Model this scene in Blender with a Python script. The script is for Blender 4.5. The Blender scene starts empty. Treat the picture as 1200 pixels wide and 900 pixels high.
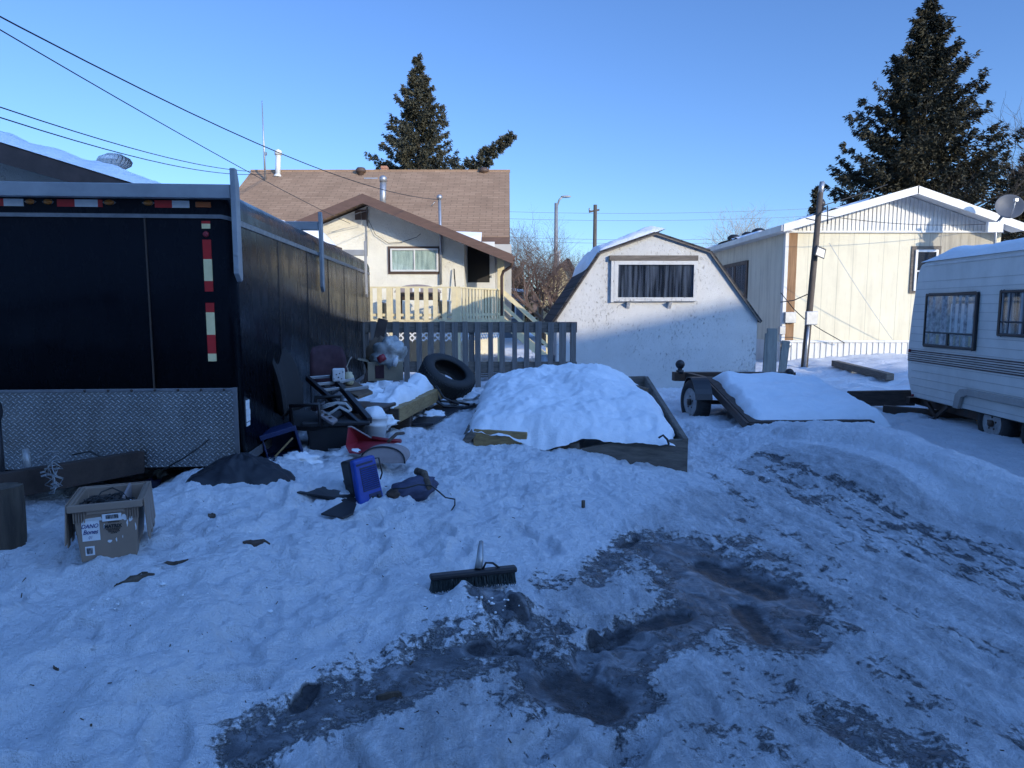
import bpy, bmesh, math, random
import numpy as np
from mathutils import Vector, Matrix, noise as mnoise
R = math.radians
sc = bpy.context.scene
col = sc.collection
random.seed(7)

# ------------------------------------------------------------------ camera
TH, F, H = R(6.28), 800.0, 1.6
cs, sn = math.cos(TH), math.sin(TH)
cam = bpy.data.objects.new('camera', bpy.data.cameras.new('camera'))
col.objects.link(cam); sc.camera = cam
cam.location = (0, 0, H); cam.rotation_euler = (R(90) - TH, 0, 0)
cam.data.sensor_width = 36; cam.data.lens = 24.0
cam.data.clip_start = 0.05; cam.data.clip_end = 3000

def W(px, py, Y):
    u, v = (px - 600) / F, (450 - py) / F
    dy, dz = cs + v * sn, -sn + v * cs
    t = Y / dy
    return Vector((u * t, Y, H + dz * t))
def G(px, py, z=0.0):
    u, v = (px - 600) / F, (450 - py) / F
    dy, dz = cs + v * sn, -sn + v * cs
    t = (z - H) / dz
    return Vector((u * t, dy * t, z))

# ------------------------------------------------------------------ light
AZ, EL = R(40), R(14)
to_sun = Vector((math.sin(AZ) * math.cos(EL), -math.cos(AZ) * math.cos(EL), math.sin(EL)))
world = bpy.data.worlds.new('World'); sc.world = world; world.use_nodes = True
wn, wl = world.node_tree.nodes, world.node_tree.links
bg = wn['Background']
sky = wn.new('ShaderNodeTexSky'); sky.sky_type = 'NISHITA'; sky.sun_disc = False
sky.sun_elevation = EL; sky.sun_rotation = math.pi - AZ
sky.air_density = 1.0; sky.dust_density = 0.35; sky.ozone_density = 2.2
tint = wn.new('ShaderNodeMix'); tint.data_type = 'RGBA'; tint.blend_type = 'MULTIPLY'; tint.inputs[0].default_value = 1
tint.inputs[7].default_value = (0.78, 1.05, 1.58, 1)
wl.new(sky.outputs[0], tint.inputs[6])
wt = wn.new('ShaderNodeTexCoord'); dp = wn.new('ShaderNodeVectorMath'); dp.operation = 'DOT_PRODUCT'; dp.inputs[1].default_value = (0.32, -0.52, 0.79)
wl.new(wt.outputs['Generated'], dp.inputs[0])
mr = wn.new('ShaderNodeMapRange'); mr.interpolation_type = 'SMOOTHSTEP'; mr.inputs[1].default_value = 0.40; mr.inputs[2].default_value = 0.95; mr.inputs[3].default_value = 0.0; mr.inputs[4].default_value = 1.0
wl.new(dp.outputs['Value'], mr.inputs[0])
sky_fill = wn.new('ShaderNodeMix'); sky_fill.data_type = 'RGBA'; sky_fill.blend_type = 'MIX'; sky_fill.inputs[6].default_value = (1, 1, 1, 1); sky_fill.inputs[7].default_value = (3.35, 3.35, 3.15, 1); sky_fill.clamp_factor = True  # extra sky brightness behind the camera, added to lift the shaded snow
wl.new(mr.outputs[0], sky_fill.inputs[0])
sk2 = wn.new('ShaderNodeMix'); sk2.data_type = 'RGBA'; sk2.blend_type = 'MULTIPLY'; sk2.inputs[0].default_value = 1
wl.new(tint.outputs[2], sk2.inputs[6]); wl.new(sky_fill.outputs[2], sk2.inputs[7]); wl.new(sk2.outputs[2], bg.inputs[0])
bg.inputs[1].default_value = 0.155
sun = bpy.data.objects.new('sun', bpy.data.lights.new('sun', 'SUN')); col.objects.link(sun)
sun.data.energy = 4.2; sun.data.angle = R(0.6); sun.data.color = (1.0, 0.87, 0.65)
sun.rotation_euler = (-to_sun).to_track_quat('-Z', 'Y').to_euler()
sun.location = (20, -25, 20)
sc.view_settings.view_transform = 'Standard'; sc.view_settings.look = 'None'; sc.view_settings.exposure = 0
sc.render.engine = 'CYCLES'
sc.cycles.use_denoising = True
sc.cycles.max_bounces = 6; sc.cycles.diffuse_bounces = 2; sc.cycles.glossy_bounces = 3; sc.cycles.transparent_max_bounces = 10

# ------------------------------------------------------------------ materials
def nd(nt, kind, **kw):
    n = nt.nodes.new(kind)
    for k, v in kw.items(): setattr(n, k, v)
    return n
def ramp(nt, fac, stops):
    n = nt.nodes.new('ShaderNodeValToRGB'); e = n.color_ramp.elements
    while len(e) < len(stops): e.new(0.5)
    for el, (p, c) in zip(e, stops):
        el.position = p; el.color = (c, c, c, 1) if isinstance(c, (int, float)) else (*c, 1)
    nt.links.new(fac, n.inputs[0]); return n
def math_n(nt, op, a, b=None, clamp=False):
    n = nt.nodes.new('ShaderNodeMath'); n.operation = op; n.use_clamp = clamp
    for i, x in enumerate((a, b)):
        if x is None: continue
        if isinstance(x, (int, float)): n.inputs[i].default_value = x
        else: nt.links.new(x, n.inputs[i])
    return n.outputs[0]
def mixc(nt, fac, a, b, mode='MIX'):
    n = nt.nodes.new('ShaderNodeMix'); n.data_type = 'RGBA'; n.blend_type = mode
    for i, x in ((0, fac), (6, a), (7, b)):
        if isinstance(x, (int, float)): n.inputs[i].default_value = x
        elif isinstance(x, tuple): n.inputs[i].default_value = (*x, 1)
        else: nt.links.new(x, n.inputs[i])
    return n.outputs[2]
def noise_n(nt, vec, scale, detail=5, rough=0.6, dist=0):
    n = nt.nodes.new('ShaderNodeTexNoise'); n.inputs['Scale'].default_value = scale
    n.inputs['Detail'].default_value = detail; n.inputs['Roughness'].default_value = rough
    n.inputs['Distortion'].default_value = dist
    nt.links.new(vec, n.inputs['Vector']); return n.outputs[0]
def coords(nt, scale=(1, 1, 1), rot=(0, 0, 0)):
    t = nt.nodes.new('ShaderNodeTexCoord'); m = nt.nodes.new('ShaderNodeMapping')
    m.inputs['Scale'].default_value = scale; m.inputs['Rotation'].default_value = rot
    nt.links.new(t.outputs['Object'], m.inputs[0]); return m.outputs[0]
def bump_n(nt, h, strength, dist=0.01):
    b = nt.nodes.new('ShaderNodeBump'); b.inputs['Strength'].default_value = strength; b.inputs['Distance'].default_value = dist
    nt.links.new(h, b.inputs['Height']); return b.outputs[0]
def newmat(name):
    m = bpy.data.materials.new(name); m.use_nodes = True
    return m, m.node_tree, m.node_tree.nodes['Principled BSDF']
MATS = {}
def mat(name, base, col2=None, rough=0.6, metal=0.0, vscale=4, bump=0.0, bscale=40, stretch=(1, 1, 1), lo=0.3, hi=0.7, grime=0.0, spec=0.5, bdist=0.01):
    m, nt, b = newmat(name)
    v = coords(nt, stretch)
    n = noise_n(nt, v, vscale, 6, 0.62)
    if col2 is None: col2 = tuple(min(1, c * 0.72) for c in base)
    r = ramp(nt, n, [(lo, base), (hi, col2)])
    c = r.outputs[0]
    if grime:
        g = ramp(nt, noise_n(nt, coords(nt, (1, 1, 0.35)), 2.3, 8, 0.7), [(0.45, 0.0), (0.75, grime)])
        c = mixc(nt, g.outputs[0], c, tuple(x * 0.35 for x in base))
    nt.links.new(c, b.inputs['Base Color'])
    rr = ramp(nt, n, [(0.2, max(0.03, rough * 0.8)), (0.8, min(1, rough * 1.2))])
    nt.links.new(rr.outputs[0], b.inputs['Roughness'])
    b.inputs['Metallic'].default_value = metal
    b.inputs['Specular IOR Level'].default_value = spec
    if bump:
        nt.links.new(bump_n(nt, noise_n(nt, coords(nt, stretch), bscale, 4, 0.6), bump, bdist), b.inputs['Normal'])
    MATS[name] = m
    return m

def black_skin():
    m, nt, b = newmat('black_trailer_skin')
    st = ramp(nt, noise_n(nt, coords(nt, (3.5, 3.5, 0.35)), 3.0, 9, 0.75), [(0.48, 0.0), (0.82, 1.0)]).outputs[0]
    t = nd(nt, 'ShaderNodeTexCoord'); s = nd(nt, 'ShaderNodeSeparateXYZ'); nt.links.new(t.outputs['Object'], s.inputs[0])
    low = ramp(nt, math_n(nt, 'DIVIDE', s.outputs[2], 2.5), [(0.15, 0.55), (0.7, 0.16)]).outputs[0]
    back = ramp(nt, math_n(nt, 'DIVIDE', s.outputs[1], 8.0), [(0.3, 0.4), (0.9, 1.3)]).outputs[0]
    k = math_n(nt, 'MULTIPLY', math_n(nt, 'MULTIPLY', st, low), back, True)
    nt.links.new(mixc(nt, k, (0.007, 0.008, 0.012), (0.045, 0.048, 0.056)), b.inputs['Base Color'])
    nt.links.new(ramp(nt, noise_n(nt, coords(nt, (1, 1, .4)), 5, 7, .7), [(0.3, 0.16), (0.75, 0.40)]).outputs[0], b.inputs['Roughness'])
    b.inputs['Specular IOR Level'].default_value = 0.15
    dent = math_n(nt, 'ADD', noise_n(nt, coords(nt), 1.7, 2, .5), math_n(nt, 'MULTIPLY', noise_n(nt, coords(nt), 6, 2, .5), .12))
    nt.links.new(bump_n(nt, dent, 0.25, 0.02), b.inputs['Normal'])
    return m

def snow_material(name):
    m, nt, b = newmat(name)
    v = coords(nt)
    c = ramp(nt, noise_n(nt, v, 3.0, 7, 0.65), [(0.3, (0.86, 0.87, 0.88)), (0.75, (0.76, 0.78, 0.80))])
    nt.links.new(c.outputs[0], b.inputs['Base Color'])
    b.inputs['Roughness'].default_value = 0.75; b.inputs['Specular IOR Level'].default_value = 0.3
    h = math_n(nt, 'ADD', noise_n(nt, v, 14, 6, 0.62), math_n(nt, 'MULTIPLY', noise_n(nt, v, 130, 3, 0.6), 0.22))
    nt.links.new(bump_n(nt, h, 0.55, 0.03), b.inputs['Normal'])
    return m
SNOW = snow_material('snow')

def ground_material():
    m, nt, b = newmat('snow_and_ice')
    v = coords(nt)
    at = nd(nt, 'ShaderNodeAttribute', attribute_name='ice').outputs['Fac']
    ab = nd(nt, 'ShaderNodeAttribute', attribute_name='bare').outputs['Fac']
    ad = nd(nt, 'ShaderNodeAttribute', attribute_name='dirt').outputs['Fac']
    n1 = noise_n(nt, v, 6.0, 12, 0.74, 0.3)
    n2 = noise_n(nt, coords(nt, (1, 0.13, 1), (0, 0, R(-22))), 20, 8, 0.7, 0.5)
    n3 = noise_n(nt, v, 26, 8, 0.72, 0.3)
    tcx = nd(nt, 'ShaderNodeSeparateXYZ'); nt.links.new(v, tcx.inputs[0])
    mrx = nd(nt, 'ShaderNodeMapRange', interpolation_type='SMOOTHSTEP'); mrx.inputs[1].default_value = 1.3; mrx.inputs[2].default_value = 2.3; nt.links.new(tcx.outputs[0], mrx.inputs[0])
    nmx = nd(nt, 'ShaderNodeMix'); nt.links.new(mrx.outputs[0], nmx.inputs[0]); nt.links.new(n3, nmx.inputs[2]); nt.links.new(n2, nmx.inputs[3])
    nn = math_n(nt, 'ADD', math_n(nt, 'MULTIPLY', n1, 0.80), math_n(nt, 'MULTIPLY', nmx.outputs[0], 0.60))
    k = math_n(nt, 'ADD', at, math_n(nt, 'MULTIPLY', math_n(nt, 'SUBTRACT', nn, 0.72), 2.6))
    iceF = ramp(nt, k, [(0.50, 0.0), (0.70, 1.0)]).outputs[0]
    snow = ramp(nt, noise_n(nt, v, 2.2, 8, 0.7), [(0.3, (0.84, 0.85, 0.87)), (0.72, (0.66, 0.69, 0.73))]).outputs[0]
    # trampled grey slush
    dn = ramp(nt, math_n(nt, 'MULTIPLY', ad, noise_n(nt, coords(nt, (1, 0.28, 1), (0, 0, R(-24))), 7, 9, 0.78, 0.4)), [(0.33, 0.0), (0.60, 0.72)]).outputs[0]
    snow = mixc(nt, dn, snow, (0.26, 0.27, 0.29))
    # specks of bark and grit
    vo = nd(nt, 'ShaderNodeTexVoronoi'); vo.inputs['Scale'].default_value = 9; vo.inputs['Randomness'].default_value = 1
    nt.links.new(v, vo.inputs['Vector'])
    sp = math_n(nt, 'LESS_THAN', vo.outputs['Distance'], math_n(nt, 'MULTIPLY', ramp(nt, noise_n(nt, v, 1.3, 4), [(0.5, 0.0), (0.75, 1.0)]).outputs[0], 0.055))
    snow = mixc(nt, math_n(nt, 'MULTIPLY', sp, 0.8), snow, (0.05, 0.035, 0.025))
    ice = ramp(nt, noise_n(nt, v, 7, 9, 0.7, 0.8), [(0.3, (0.046, 0.050, 0.056)), (0.5, (0.115, 0.123, 0.136)), (0.68, (0.29, 0.30, 0.32))]).outputs[0]
    bare = ramp(nt, noise_n(nt, v, 40, 6, 0.7), [(0.3, (0.018, 0.019, 0.022)), (0.7, (0.060, 0.062, 0.068))]).outputs[0]
    bf = ramp(nt, math_n(nt, 'ADD', ab, math_n(nt, 'MULTIPLY', math_n(nt, 'SUBTRACT', n1, 0.52), 2.6)), [(0.36, 0.0), (0.86, 1.0)]).outputs[0]
    ice = mixc(nt, bf, ice, bare)
    fac = math_n(nt, 'MAXIMUM', iceF, bf)
    nt.links.new(mixc(nt, fac, snow, ice), b.inputs['Base Color'])
    rg = ramp(nt, n2, [(0.35, 0.22), (0.7, 0.5)]).outputs[0]
    rmix = nd(nt, 'ShaderNodeMix'); rmix.inputs[2].default_value = 0.8
    nt.links.new(fac, rmix.inputs[0]); nt.links.new(rg, rmix.inputs[3]); nt.links.new(rmix.outputs[0], b.inputs['Roughness'])
    b.inputs['Specular IOR Level'].default_value = 0.14
    fine = math_n(nt, 'ADD', noise_n(nt, v, 22, 6, 0.65), math_n(nt, 'MULTIPLY', noise_n(nt, v, 150, 3, 0.6), 0.25))
    hh = math_n(nt, 'SUBTRACT', math_n(nt, 'MULTIPLY', fine, math_n(nt, 'SUBTRACT', 1.15, fac)), math_n(nt, 'MULTIPLY', fac, 0.5))
    nt.links.new(bump_n(nt, hh, 1.0, 0.042), b.inputs['Normal'])
    return m

def stucco_material(name, base, dark, chips=0.5, scale=9):
    m, nt, b = newmat(name)
    v = coords(nt, (1, 1, 0.45))
    v2 = coords(nt)
    n = noise_n(nt, v, scale * 2.4, 8, 0.75, 0.3)
    big = noise_n(nt, v2, 0.9, 5, 0.6)
    k = math_n(nt, 'ADD', n, math_n(nt, 'MULTIPLY', math_n(nt, 'SUBTRACT', big, 0.5), 0.35))
    ch = ramp(nt, k, [(0.575, 0.0), (0.68, chips)]).outputs[0]
    c0 = ramp(nt, noise_n(nt, v2, 1.7, 7, 0.7), [(0.3, base), (0.75, tuple(x * 0.80 for x in base))]).outputs[0]
    nt.links.new(mixc(nt, ch, c0, dark), b.inputs['Base Color'])
    b.inputs['Roughness'].default_value = 0.85; b.inputs['Specular IOR Level'].default_value = 0.2
    hh = math_n(nt, 'SUBTRACT', noise_n(nt, v2, 55, 4, 0.65), math_n(nt, 'MULTIPLY', ch, 0.8))
    nt.links.new(bump_n(nt, hh, 0.9, 0.02), b.inputs['Normal'])
    return m

def shingle_material(name, c1, c2, mortar, kx=1.0, kz=1.85, bw=0.45, rh=0.16):
    m, nt, b = newmat(name)
    t = nd(nt, 'ShaderNodeTexCoord'); s = nd(nt, 'ShaderNodeSeparateXYZ'); c = nd(nt, 'ShaderNodeCombineXYZ')
    nt.links.new(t.outputs['Object'], s.inputs[0])
    nt.links.new(math_n(nt, 'MULTIPLY', s.outputs[0], kx), c.inputs[0]); nt.links.new(math_n(nt, 'MULTIPLY', s.outputs[2], kz), c.inputs[1])
    br = nd(nt, 'ShaderNodeTexBrick'); br.inputs['Scale'].default_value = 1; br.inputs['Brick Width'].default_value = bw; br.inputs['Row Height'].default_value = rh
    br.inputs['Mortar Size'].default_value = 0.018; br.inputs['Mortar Smooth'].default_value = 0.4
    br.inputs['Color1'].default_value = (*c1, 1); br.inputs['Color2'].default_value = (*c2, 1); br.inputs['Mortar'].default_value = (*mortar, 1)
    nt.links.new(c.outputs[0], br.inputs['Vector'])
    nz = ramp(nt, noise_n(nt, t.outputs['Object'], 1.2, 7, 0.7), [(0.3, 0.78), (0.75, 1.12)]).outputs[0]
    nt.links.new(mixc(nt, 1.0, br.outputs[0], nz, 'MULTIPLY'), b.inputs['Base Color'])
    b.inputs['Roughness'].default_value = 0.9; b.inputs['Specular IOR Level'].default_value = 0.2
    nt.links.new(bump_n(nt, br.outputs['Fac'], -0.3, 0.015), b.inputs['Normal'])
    return m

def panel_material(name, base, axis=0, pitch=0.4, stain=(0.2, 0.17, 0.11), stain_amt=0.5):
    """plywood-like sheets with vertical grooves and water stains"""
    m, nt, b = newmat(name)
    t = nd(nt, 'ShaderNodeTexCoord'); s = nd(nt, 'ShaderNodeSeparateXYZ'); nt.links.new(t.outputs['Object'], s.inputs[0])
    fr = math_n(nt, 'FRACT', math_n(nt, 'DIVIDE', s.outputs[axis], pitch))
    gr = math_n(nt, 'LESS_THAN', math_n(nt, 'ABSOLUTE', math_n(nt, 'SUBTRACT', fr, 0.5)), 0.022)
    st = ramp(nt, noise_n(nt, coords(nt, (2.2, 2.2, 0.22)), 2.4, 8, 0.7), [(0.48, 0.0), (0.85, stain_amt)]).outputs[0]
    c = ramp(nt, noise_n(nt, t.outputs['Object'], 1.1, 6, 0.65), [(0.3, base), (0.75, tuple(x * 0.84 for x in base))]).outputs[0]
    c = mixc(nt, st, c, stain); c = mixc(nt, math_n(nt, 'MULTIPLY', gr, 0.36), c, tuple(x * 0.3 for x in base))
    nt.links.new(c, b.inputs['Base Color']); b.inputs['Roughness'].default_value = 0.7
    nt.links.new(bump_n(nt, math_n(nt, 'SUBTRACT', noise_n(nt, coords(nt, (6, 6, 0.6)), 9, 4), gr), 0.4, 0.01), b.inputs['Normal'])
    return m

def tread_plate():
    m, nt, b = newmat('tread_plate')
    t = nd(nt, 'ShaderNodeTexCoord'); s = nd(nt, 'ShaderNodeSeparateXYZ'); nt.links.new(t.outputs['Object'], s.inputs[0])
    P = 0.042
    def cell(ox, oz, ang):
        u = math_n(nt, 'SUBTRACT', math_n(nt, 'FRACT', math_n(nt, 'ADD', math_n(nt, 'DIVIDE', s.outputs[0], P), ox)), 0.5)
        w = math_n(nt, 'SUBTRACT', math_n(nt, 'FRACT', math_n(nt, 'ADD', math_n(nt, 'DIVIDE', s.outputs[2], P), oz)), 0.5)
        a = math_n(nt, 'ADD', math_n(nt, 'MULTIPLY', u, math.cos(ang)), math_n(nt, 'MULTIPLY', w, math.sin(ang)))
        c = math_n(nt, 'SUBTRACT', math_n(nt, 'MULTIPLY', w, math.cos(ang)), math_n(nt, 'MULTIPLY', u, math.sin(ang)))
        d = math_n(nt, 'ADD', math_n(nt, 'POWER', math_n(nt, 'DIVIDE', a, 0.40), 2), math_n(nt, 'POWER', math_n(nt, 'DIVIDE', c, 0.13), 2))
        return math_n(nt, 'SUBTRACT', 1.0, d, True)
    hgt = math_n(nt, 'MAXIMUM', cell(0, 0, R(-40)), cell(0.5, 0.5, R(40)))
    big = noise_n(nt, coords(nt), 1.6, 6, 0.7)
    base = ramp(nt, big, [(0.3, (0.17, 0.17, 0.17)), (0.7, (0.30, 0.30, 0.295))]).outputs[0]
    base = mixc(nt, math_n(nt, 'MULTIPLY', hgt, 0.8), base, (0.55, 0.55, 0.54))
    dirt = ramp(nt, noise_n(nt, coords(nt, (1, 1, 0.6)), 5, 8, 0.75), [(0.45, 0.0), (0.8, 0.65)]).outputs[0]
    nt.links.new(mixc(nt, dirt, base, (0.12, 0.11, 0.10)), b.inputs['Base Color'])
    b.inputs['Metallic'].default_value = 0.75
    nt.links.new(ramp(nt, big, [(0.3, 0.36), (0.7, 0.52)]).outputs[0], b.inputs['Roughness'])
    nt.links.new(bump_n(nt, hgt, 0.55, 0.006), b.inputs['Normal'])
    return m

def glass_material(name, tintc=(0.8, 0.85, 0.9), refl=0.12):
    m = bpy.data.materials.new(name); m.use_nodes = True; nt = m.node_tree
    nt.nodes.remove(nt.nodes['Principled BSDF']); out = nt.nodes['Material Output']
    tr = nd(nt, 'ShaderNodeBsdfTransparent'); tr.inputs[0].default_value = (*tintc, 1)
    gl = nd(nt, 'ShaderNodeBsdfGlossy'); gl.inputs['Roughness'].default_value = 0.03
    fr = nd(nt, 'ShaderNodeLayerWeight'); fr.inputs[0].default_value = 0.5
    mx = nd(nt, 'ShaderNodeMixShader')
    nt.links.new(math_n(nt, 'ADD', math_n(nt, 'MULTIPLY', math_n(nt, 'POWER', fr.outputs[1], 4.0), 0.7), refl, True), mx.inputs[0]); nt.links.new(tr.outputs[0], mx.inputs[1]); nt.links.new(gl.outputs[0], mx.inputs[2])
    nt.links.new(mx.outputs[0], out.inputs[0])
    return m

def foliage_material(name, a, bcol, c):
    m, nt, b = newmat(name)
    n = noise_n(nt, coords(nt), 1.1, 6, 0.7)
    geo = nd(nt, 'ShaderNodeNewGeometry')
    k = math_n(nt, 'ADD', math_n(nt, 'MULTIPLY', n, 0.75), math_n(nt, 'MULTIPLY', geo.outputs['Random Per Island'], 0.3))
    nt.links.new(ramp(nt, k, [(0.35, a), (0.55, bcol), (0.8, c)]).outputs[0], b.inputs['Base Color'])
    b.inputs['Roughness'].default_value = 0.8; b.inputs['Specular IOR Level'].default_value = 0.2
    return m

M_ground = ground_material()
M_shed = stucco_material('flaking_white_paint', (0.64, 0.64, 0.62), (0.16, 0.155, 0.15), 0.75, 11)
M_stucco = stucco_material('cream_stucco', (0.80, 0.765, 0.65), (0.42, 0.38, 0.30), 0.4, 14)
M_gstucco = stucco_material('grey_stucco', (0.50, 0.49, 0.46), (0.2, 0.19, 0.18), 0.6, 10)
M_brownroof = shingle_material('brown_shingles', (0.36, 0.235, 0.15), (0.30, 0.19, 0.12), (0.23, 0.15, 0.096))
M_darkroof = shingle_material('dark_shingles', (0.06, 0.06, 0.065), (0.04, 0.04, 0.045), (0.02, 0.02, 0.02), 1, 1.3)
M_homewall = panel_material('cream_panel_front', (0.71, 0.645, 0.475), 0, 0.41, (0.34, 0.30, 0.22), 0.42)
M_homeside = panel_material('cream_panel_side', (0.66, 0.62, 0.50), 1, 0.41, (0.16, 0.14, 0.12), 0.6)
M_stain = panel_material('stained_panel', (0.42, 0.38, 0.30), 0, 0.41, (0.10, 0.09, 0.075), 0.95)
M_white = mat('white_metal', (0.68, 0.68, 0.66), (0.56, 0.56, 0.54), 0.45, vscale=3, grime=0.25)
M_fascia = mat('brown_fascia', (0.12, 0.065, 0.045), (0.085, 0.048, 0.034), 0.6, bump=0.2, stretch=(1, 1, 4))
M_gfascia = mat('dark_fascia', (0.055, 0.035, 0.032), (0.03, 0.022, 0.02), 0.7)
M_cream = mat('cream_painted_wood', (0.68, 0.58, 0.34), (0.55, 0.47, 0.29), 0.6, vscale=6, bump=0.2, grime=0.25)
M_greywood = mat('weathered_wood', (0.20, 0.185, 0.17), (0.11, 0.10, 0.093), 0.85, vscale=3, stretch=(14, 14, 0.9), bump=0.5, bscale=5)
M_greyplank = mat('weathered_plank', (0.17, 0.145, 0.12), (0.09, 0.078, 0.066), 0.85, vscale=3, stretch=(2, 2, 12), bump=0.5, bscale=8)
M_yellowwood = mat('yellow_wood', (0.36, 0.24, 0.10), (0.20, 0.13, 0.06), 0.75, vscale=3, stretch=(3, 3, 14), bump=0.3, bscale=8)
M_darkwood = mat('dark_wood', (0.075, 0.05, 0.038), (0.04, 0.028, 0.022), 0.8, vscale=4, stretch=(2, 2, 10), bump=0.5, bscale=10)
M_black = black_skin()
M_blackp = mat('black_plastic', (0.012, 0.012, 0.014), (0.022, 0.022, 0.025), 0.45, vscale=8)
M_rubber = mat('rubber', (0.016, 0.016, 0.017), (0.03, 0.029, 0.028), 0.75, vscale=9, bump=0.3, bscale=60)
M_steel = mat('dark_steel', (0.05, 0.048, 0.047), (0.10, 0.06, 0.04), 0.5, 0.5, vscale=7)
M_galv = mat('galvanised_steel', (0.42, 0.43, 0.44), (0.30, 0.31, 0.32), 0.45, 0.7, vscale=9)
M_rackm = mat('rack_aluminium', (0.34, 0.35, 0.36), (0.25, 0.26, 0.27), 0.5, 0.25, vscale=5)
M_trim = mat('aluminium_trim', (0.27, 0.27, 0.28), (0.17, 0.17, 0.18), 0.4, 0.6, vscale=12)
M_red = mat('red_reflector', (0.50, 0.02, 0.02), (0.38, 0.015, 0.015), 0.35, vscale=12)
M_tapew = mat('white_reflector', (0.82, 0.68, 0.36), (0.68, 0.55, 0.28), 0.35, vscale=12)
M_tapec = mat('silver_reflector', (0.62, 0.63, 0.62), (0.5, 0.5, 0.5), 0.35, vscale=12)
M_amber = mat('amber_lens', (0.40, 0.13, 0.015), (0.28, 0.09, 0.01), 0.2, vscale=20)
M_rust = mat('rusty_brown', (0.042, 0.026, 0.02), (0.024, 0.016, 0.013), 0.8, vscale=6, bump=0.4, bscale=30)
M_tread = tread_plate()
M_glass = glass_material('window_glass', (0.88, 0.92, 0.92), 0.06)
M_dglass = glass_material('dark_window_glass', (0.62, 0.66, 0.72), 0.05)
M_dark = mat('dark_interior', (0.015, 0.015, 0.018), (0.03, 0.028, 0.026), 0.9)
M_curt = mat('curtain_cloth', (0.42, 0.42, 0.42), (0.03, 0.03, 0.036), 0.9, vscale=2.2, stretch=(5, 1, 0.25), lo=.42, hi=.56)
M_lace = mat('lace_curtain', (0.55, 0.56, 0.56), (0.16, 0.17, 0.18), 0.9, vscale=16)
M_blind = mat('pale_blind', (0.74, 0.78, 0.68), (0.35, 0.40, 0.36), 0.8, vscale=3, stretch=(5, 5, 0.7))
M_camper = mat('camper_siding', (0.72, 0.71, 0.67), (0.60, 0.59, 0.55), 0.5, vscale=2, grime=0.22)
M_stripe = mat('maroon_stripe', (0.07, 0.035, 0.04), (0.05, 0.03, 0.03), 0.5)
M_fender = mat('grey_fender', (0.42, 0.40, 0.37), (0.32, 0.3, 0.28), 0.55, vscale=5, grime=0.3)
M_rim = mat('white_rim', (0.46, 0.46, 0.45), (0.24, 0.235, 0.23), 0.4, 0.2, vscale=12)
M_tote = mat('tan_tote_plastic', (0.27, 0.20, 0.15), (0.22, 0.165, 0.125), 0.55, vscale=4, grime=0.2)
M_paper = mat('paper_label', (0.72, 0.73, 0.74), (0.60, 0.61, 0.62), 0.8, vscale=16)
M_ink = mat('black_ink', (0.012, 0.011, 0.012), (0.02, 0.02, 0.02), 0.7)
M_pen = mat('blue_pen', (0.02, 0.03, 0.14), (0.03, 0.04, 0.18), 0.7)
M_card = mat('cardboard', (0.30, 0.25, 0.17), (0.22, 0.18, 0.13), 0.85, vscale=5)
M_blue = mat('blue_plastic', (0.008, 0.055, 0.34), (0.006, 0.04, 0.25), 0.4, vscale=6, grime=0.2)
M_dblue = mat('dark_blue_plastic', (0.008, 0.02, 0.085), (0.006, 0.015, 0.06), 0.5, vscale=6)
M_redp = mat('red_plastic', (0.30, 0.022, 0.035), (0.20, 0.018, 0.028), 0.45, vscale=6, grime=0.2)
M_bucket = mat('white_plastic', (0.66, 0.66, 0.66), (0.55, 0.55, 0.55), 0.45, vscale=6)
M_scoop = mat('faded_grey_plastic', (0.30, 0.26, 0.26), (0.22, 0.19, 0.19), 0.55, vscale=7)
M_fabric = mat('black_upholstery', (0.010, 0.010, 0.012), (0.02, 0.02, 0.022), 0.85, vscale=20, bump=0.2, bscale=120)
M_maroon = mat('maroon_upholstery', (0.05, 0.016, 0.026), (0.03, 0.012, 0.018), 0.8, vscale=12)
M_tarp = mat('black_tarp', (0.007, 0.008, 0.012), (0.013, 0.014, 0.020), 0.55, vscale=4, bump=0.4, bscale=14)
M_bluecloth = mat('faded_blue_cloth', (0.055, 0.065, 0.12), (0.035, 0.04, 0.075), 0.85, vscale=9, bump=0.5, bscale=22)
M_bag = mat('plastic_bag', (0.45, 0.47, 0.47), (0.20, 0.19, 0.17), 0.35, vscale=8, bump=0.6, bscale=16)
M_brown = mat('brown_bag', (0.16, 0.11, 0.07), (0.09, 0.06, 0.04), 0.8, vscale=8)
M_bark = mat('bark', (0.11, 0.085, 0.062), (0.045, 0.035, 0.028), 0.9, vscale=6, stretch=(4, 4, 0.7), bump=0.8, bscale=9)
M_cutwood = mat('weathered_log', (0.11, 0.085, 0.06), (0.04, 0.032, 0.026), 0.9, vscale=5, stretch=(4, 4, 0.5), bump=0.8, bscale=7)
M_twig = mat('twigs', (0.15, 0.10, 0.08), (0.085, 0.058, 0.048), 0.9, vscale=2)
M_frost = mat('frosted_twigs', (0.42, 0.36, 0.30), (0.26, 0.22, 0.18), 0.9, vscale=2)
M_pole = mat('pole_wood', (0.115, 0.092, 0.072), (0.06, 0.048, 0.038), 0.85, vscale=4, stretch=(6, 6, 0.6), bump=0.4, bscale=8)
M_polem = mat('grey_pole', (0.30, 0.30, 0.30), (0.22, 0.22, 0.22), 0.5, 0.3)
M_wire = mat('cable_sheath', (0.012, 0.012, 0.013), (0.02, 0.02, 0.02), 0.6)
M_wwire = mat('white_wire', (0.60, 0.60, 0.58), (0.45, 0.45, 0.43), 0.6)
M_brick = mat('orange_brick', (0.42, 0.20, 0.12), (0.30, 0.14, 0.09), 0.9, vscale=20)
M_ventb = mat('brown_vent', (0.10, 0.062, 0.045), (0.065, 0.042, 0.032), 0.6)
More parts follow.
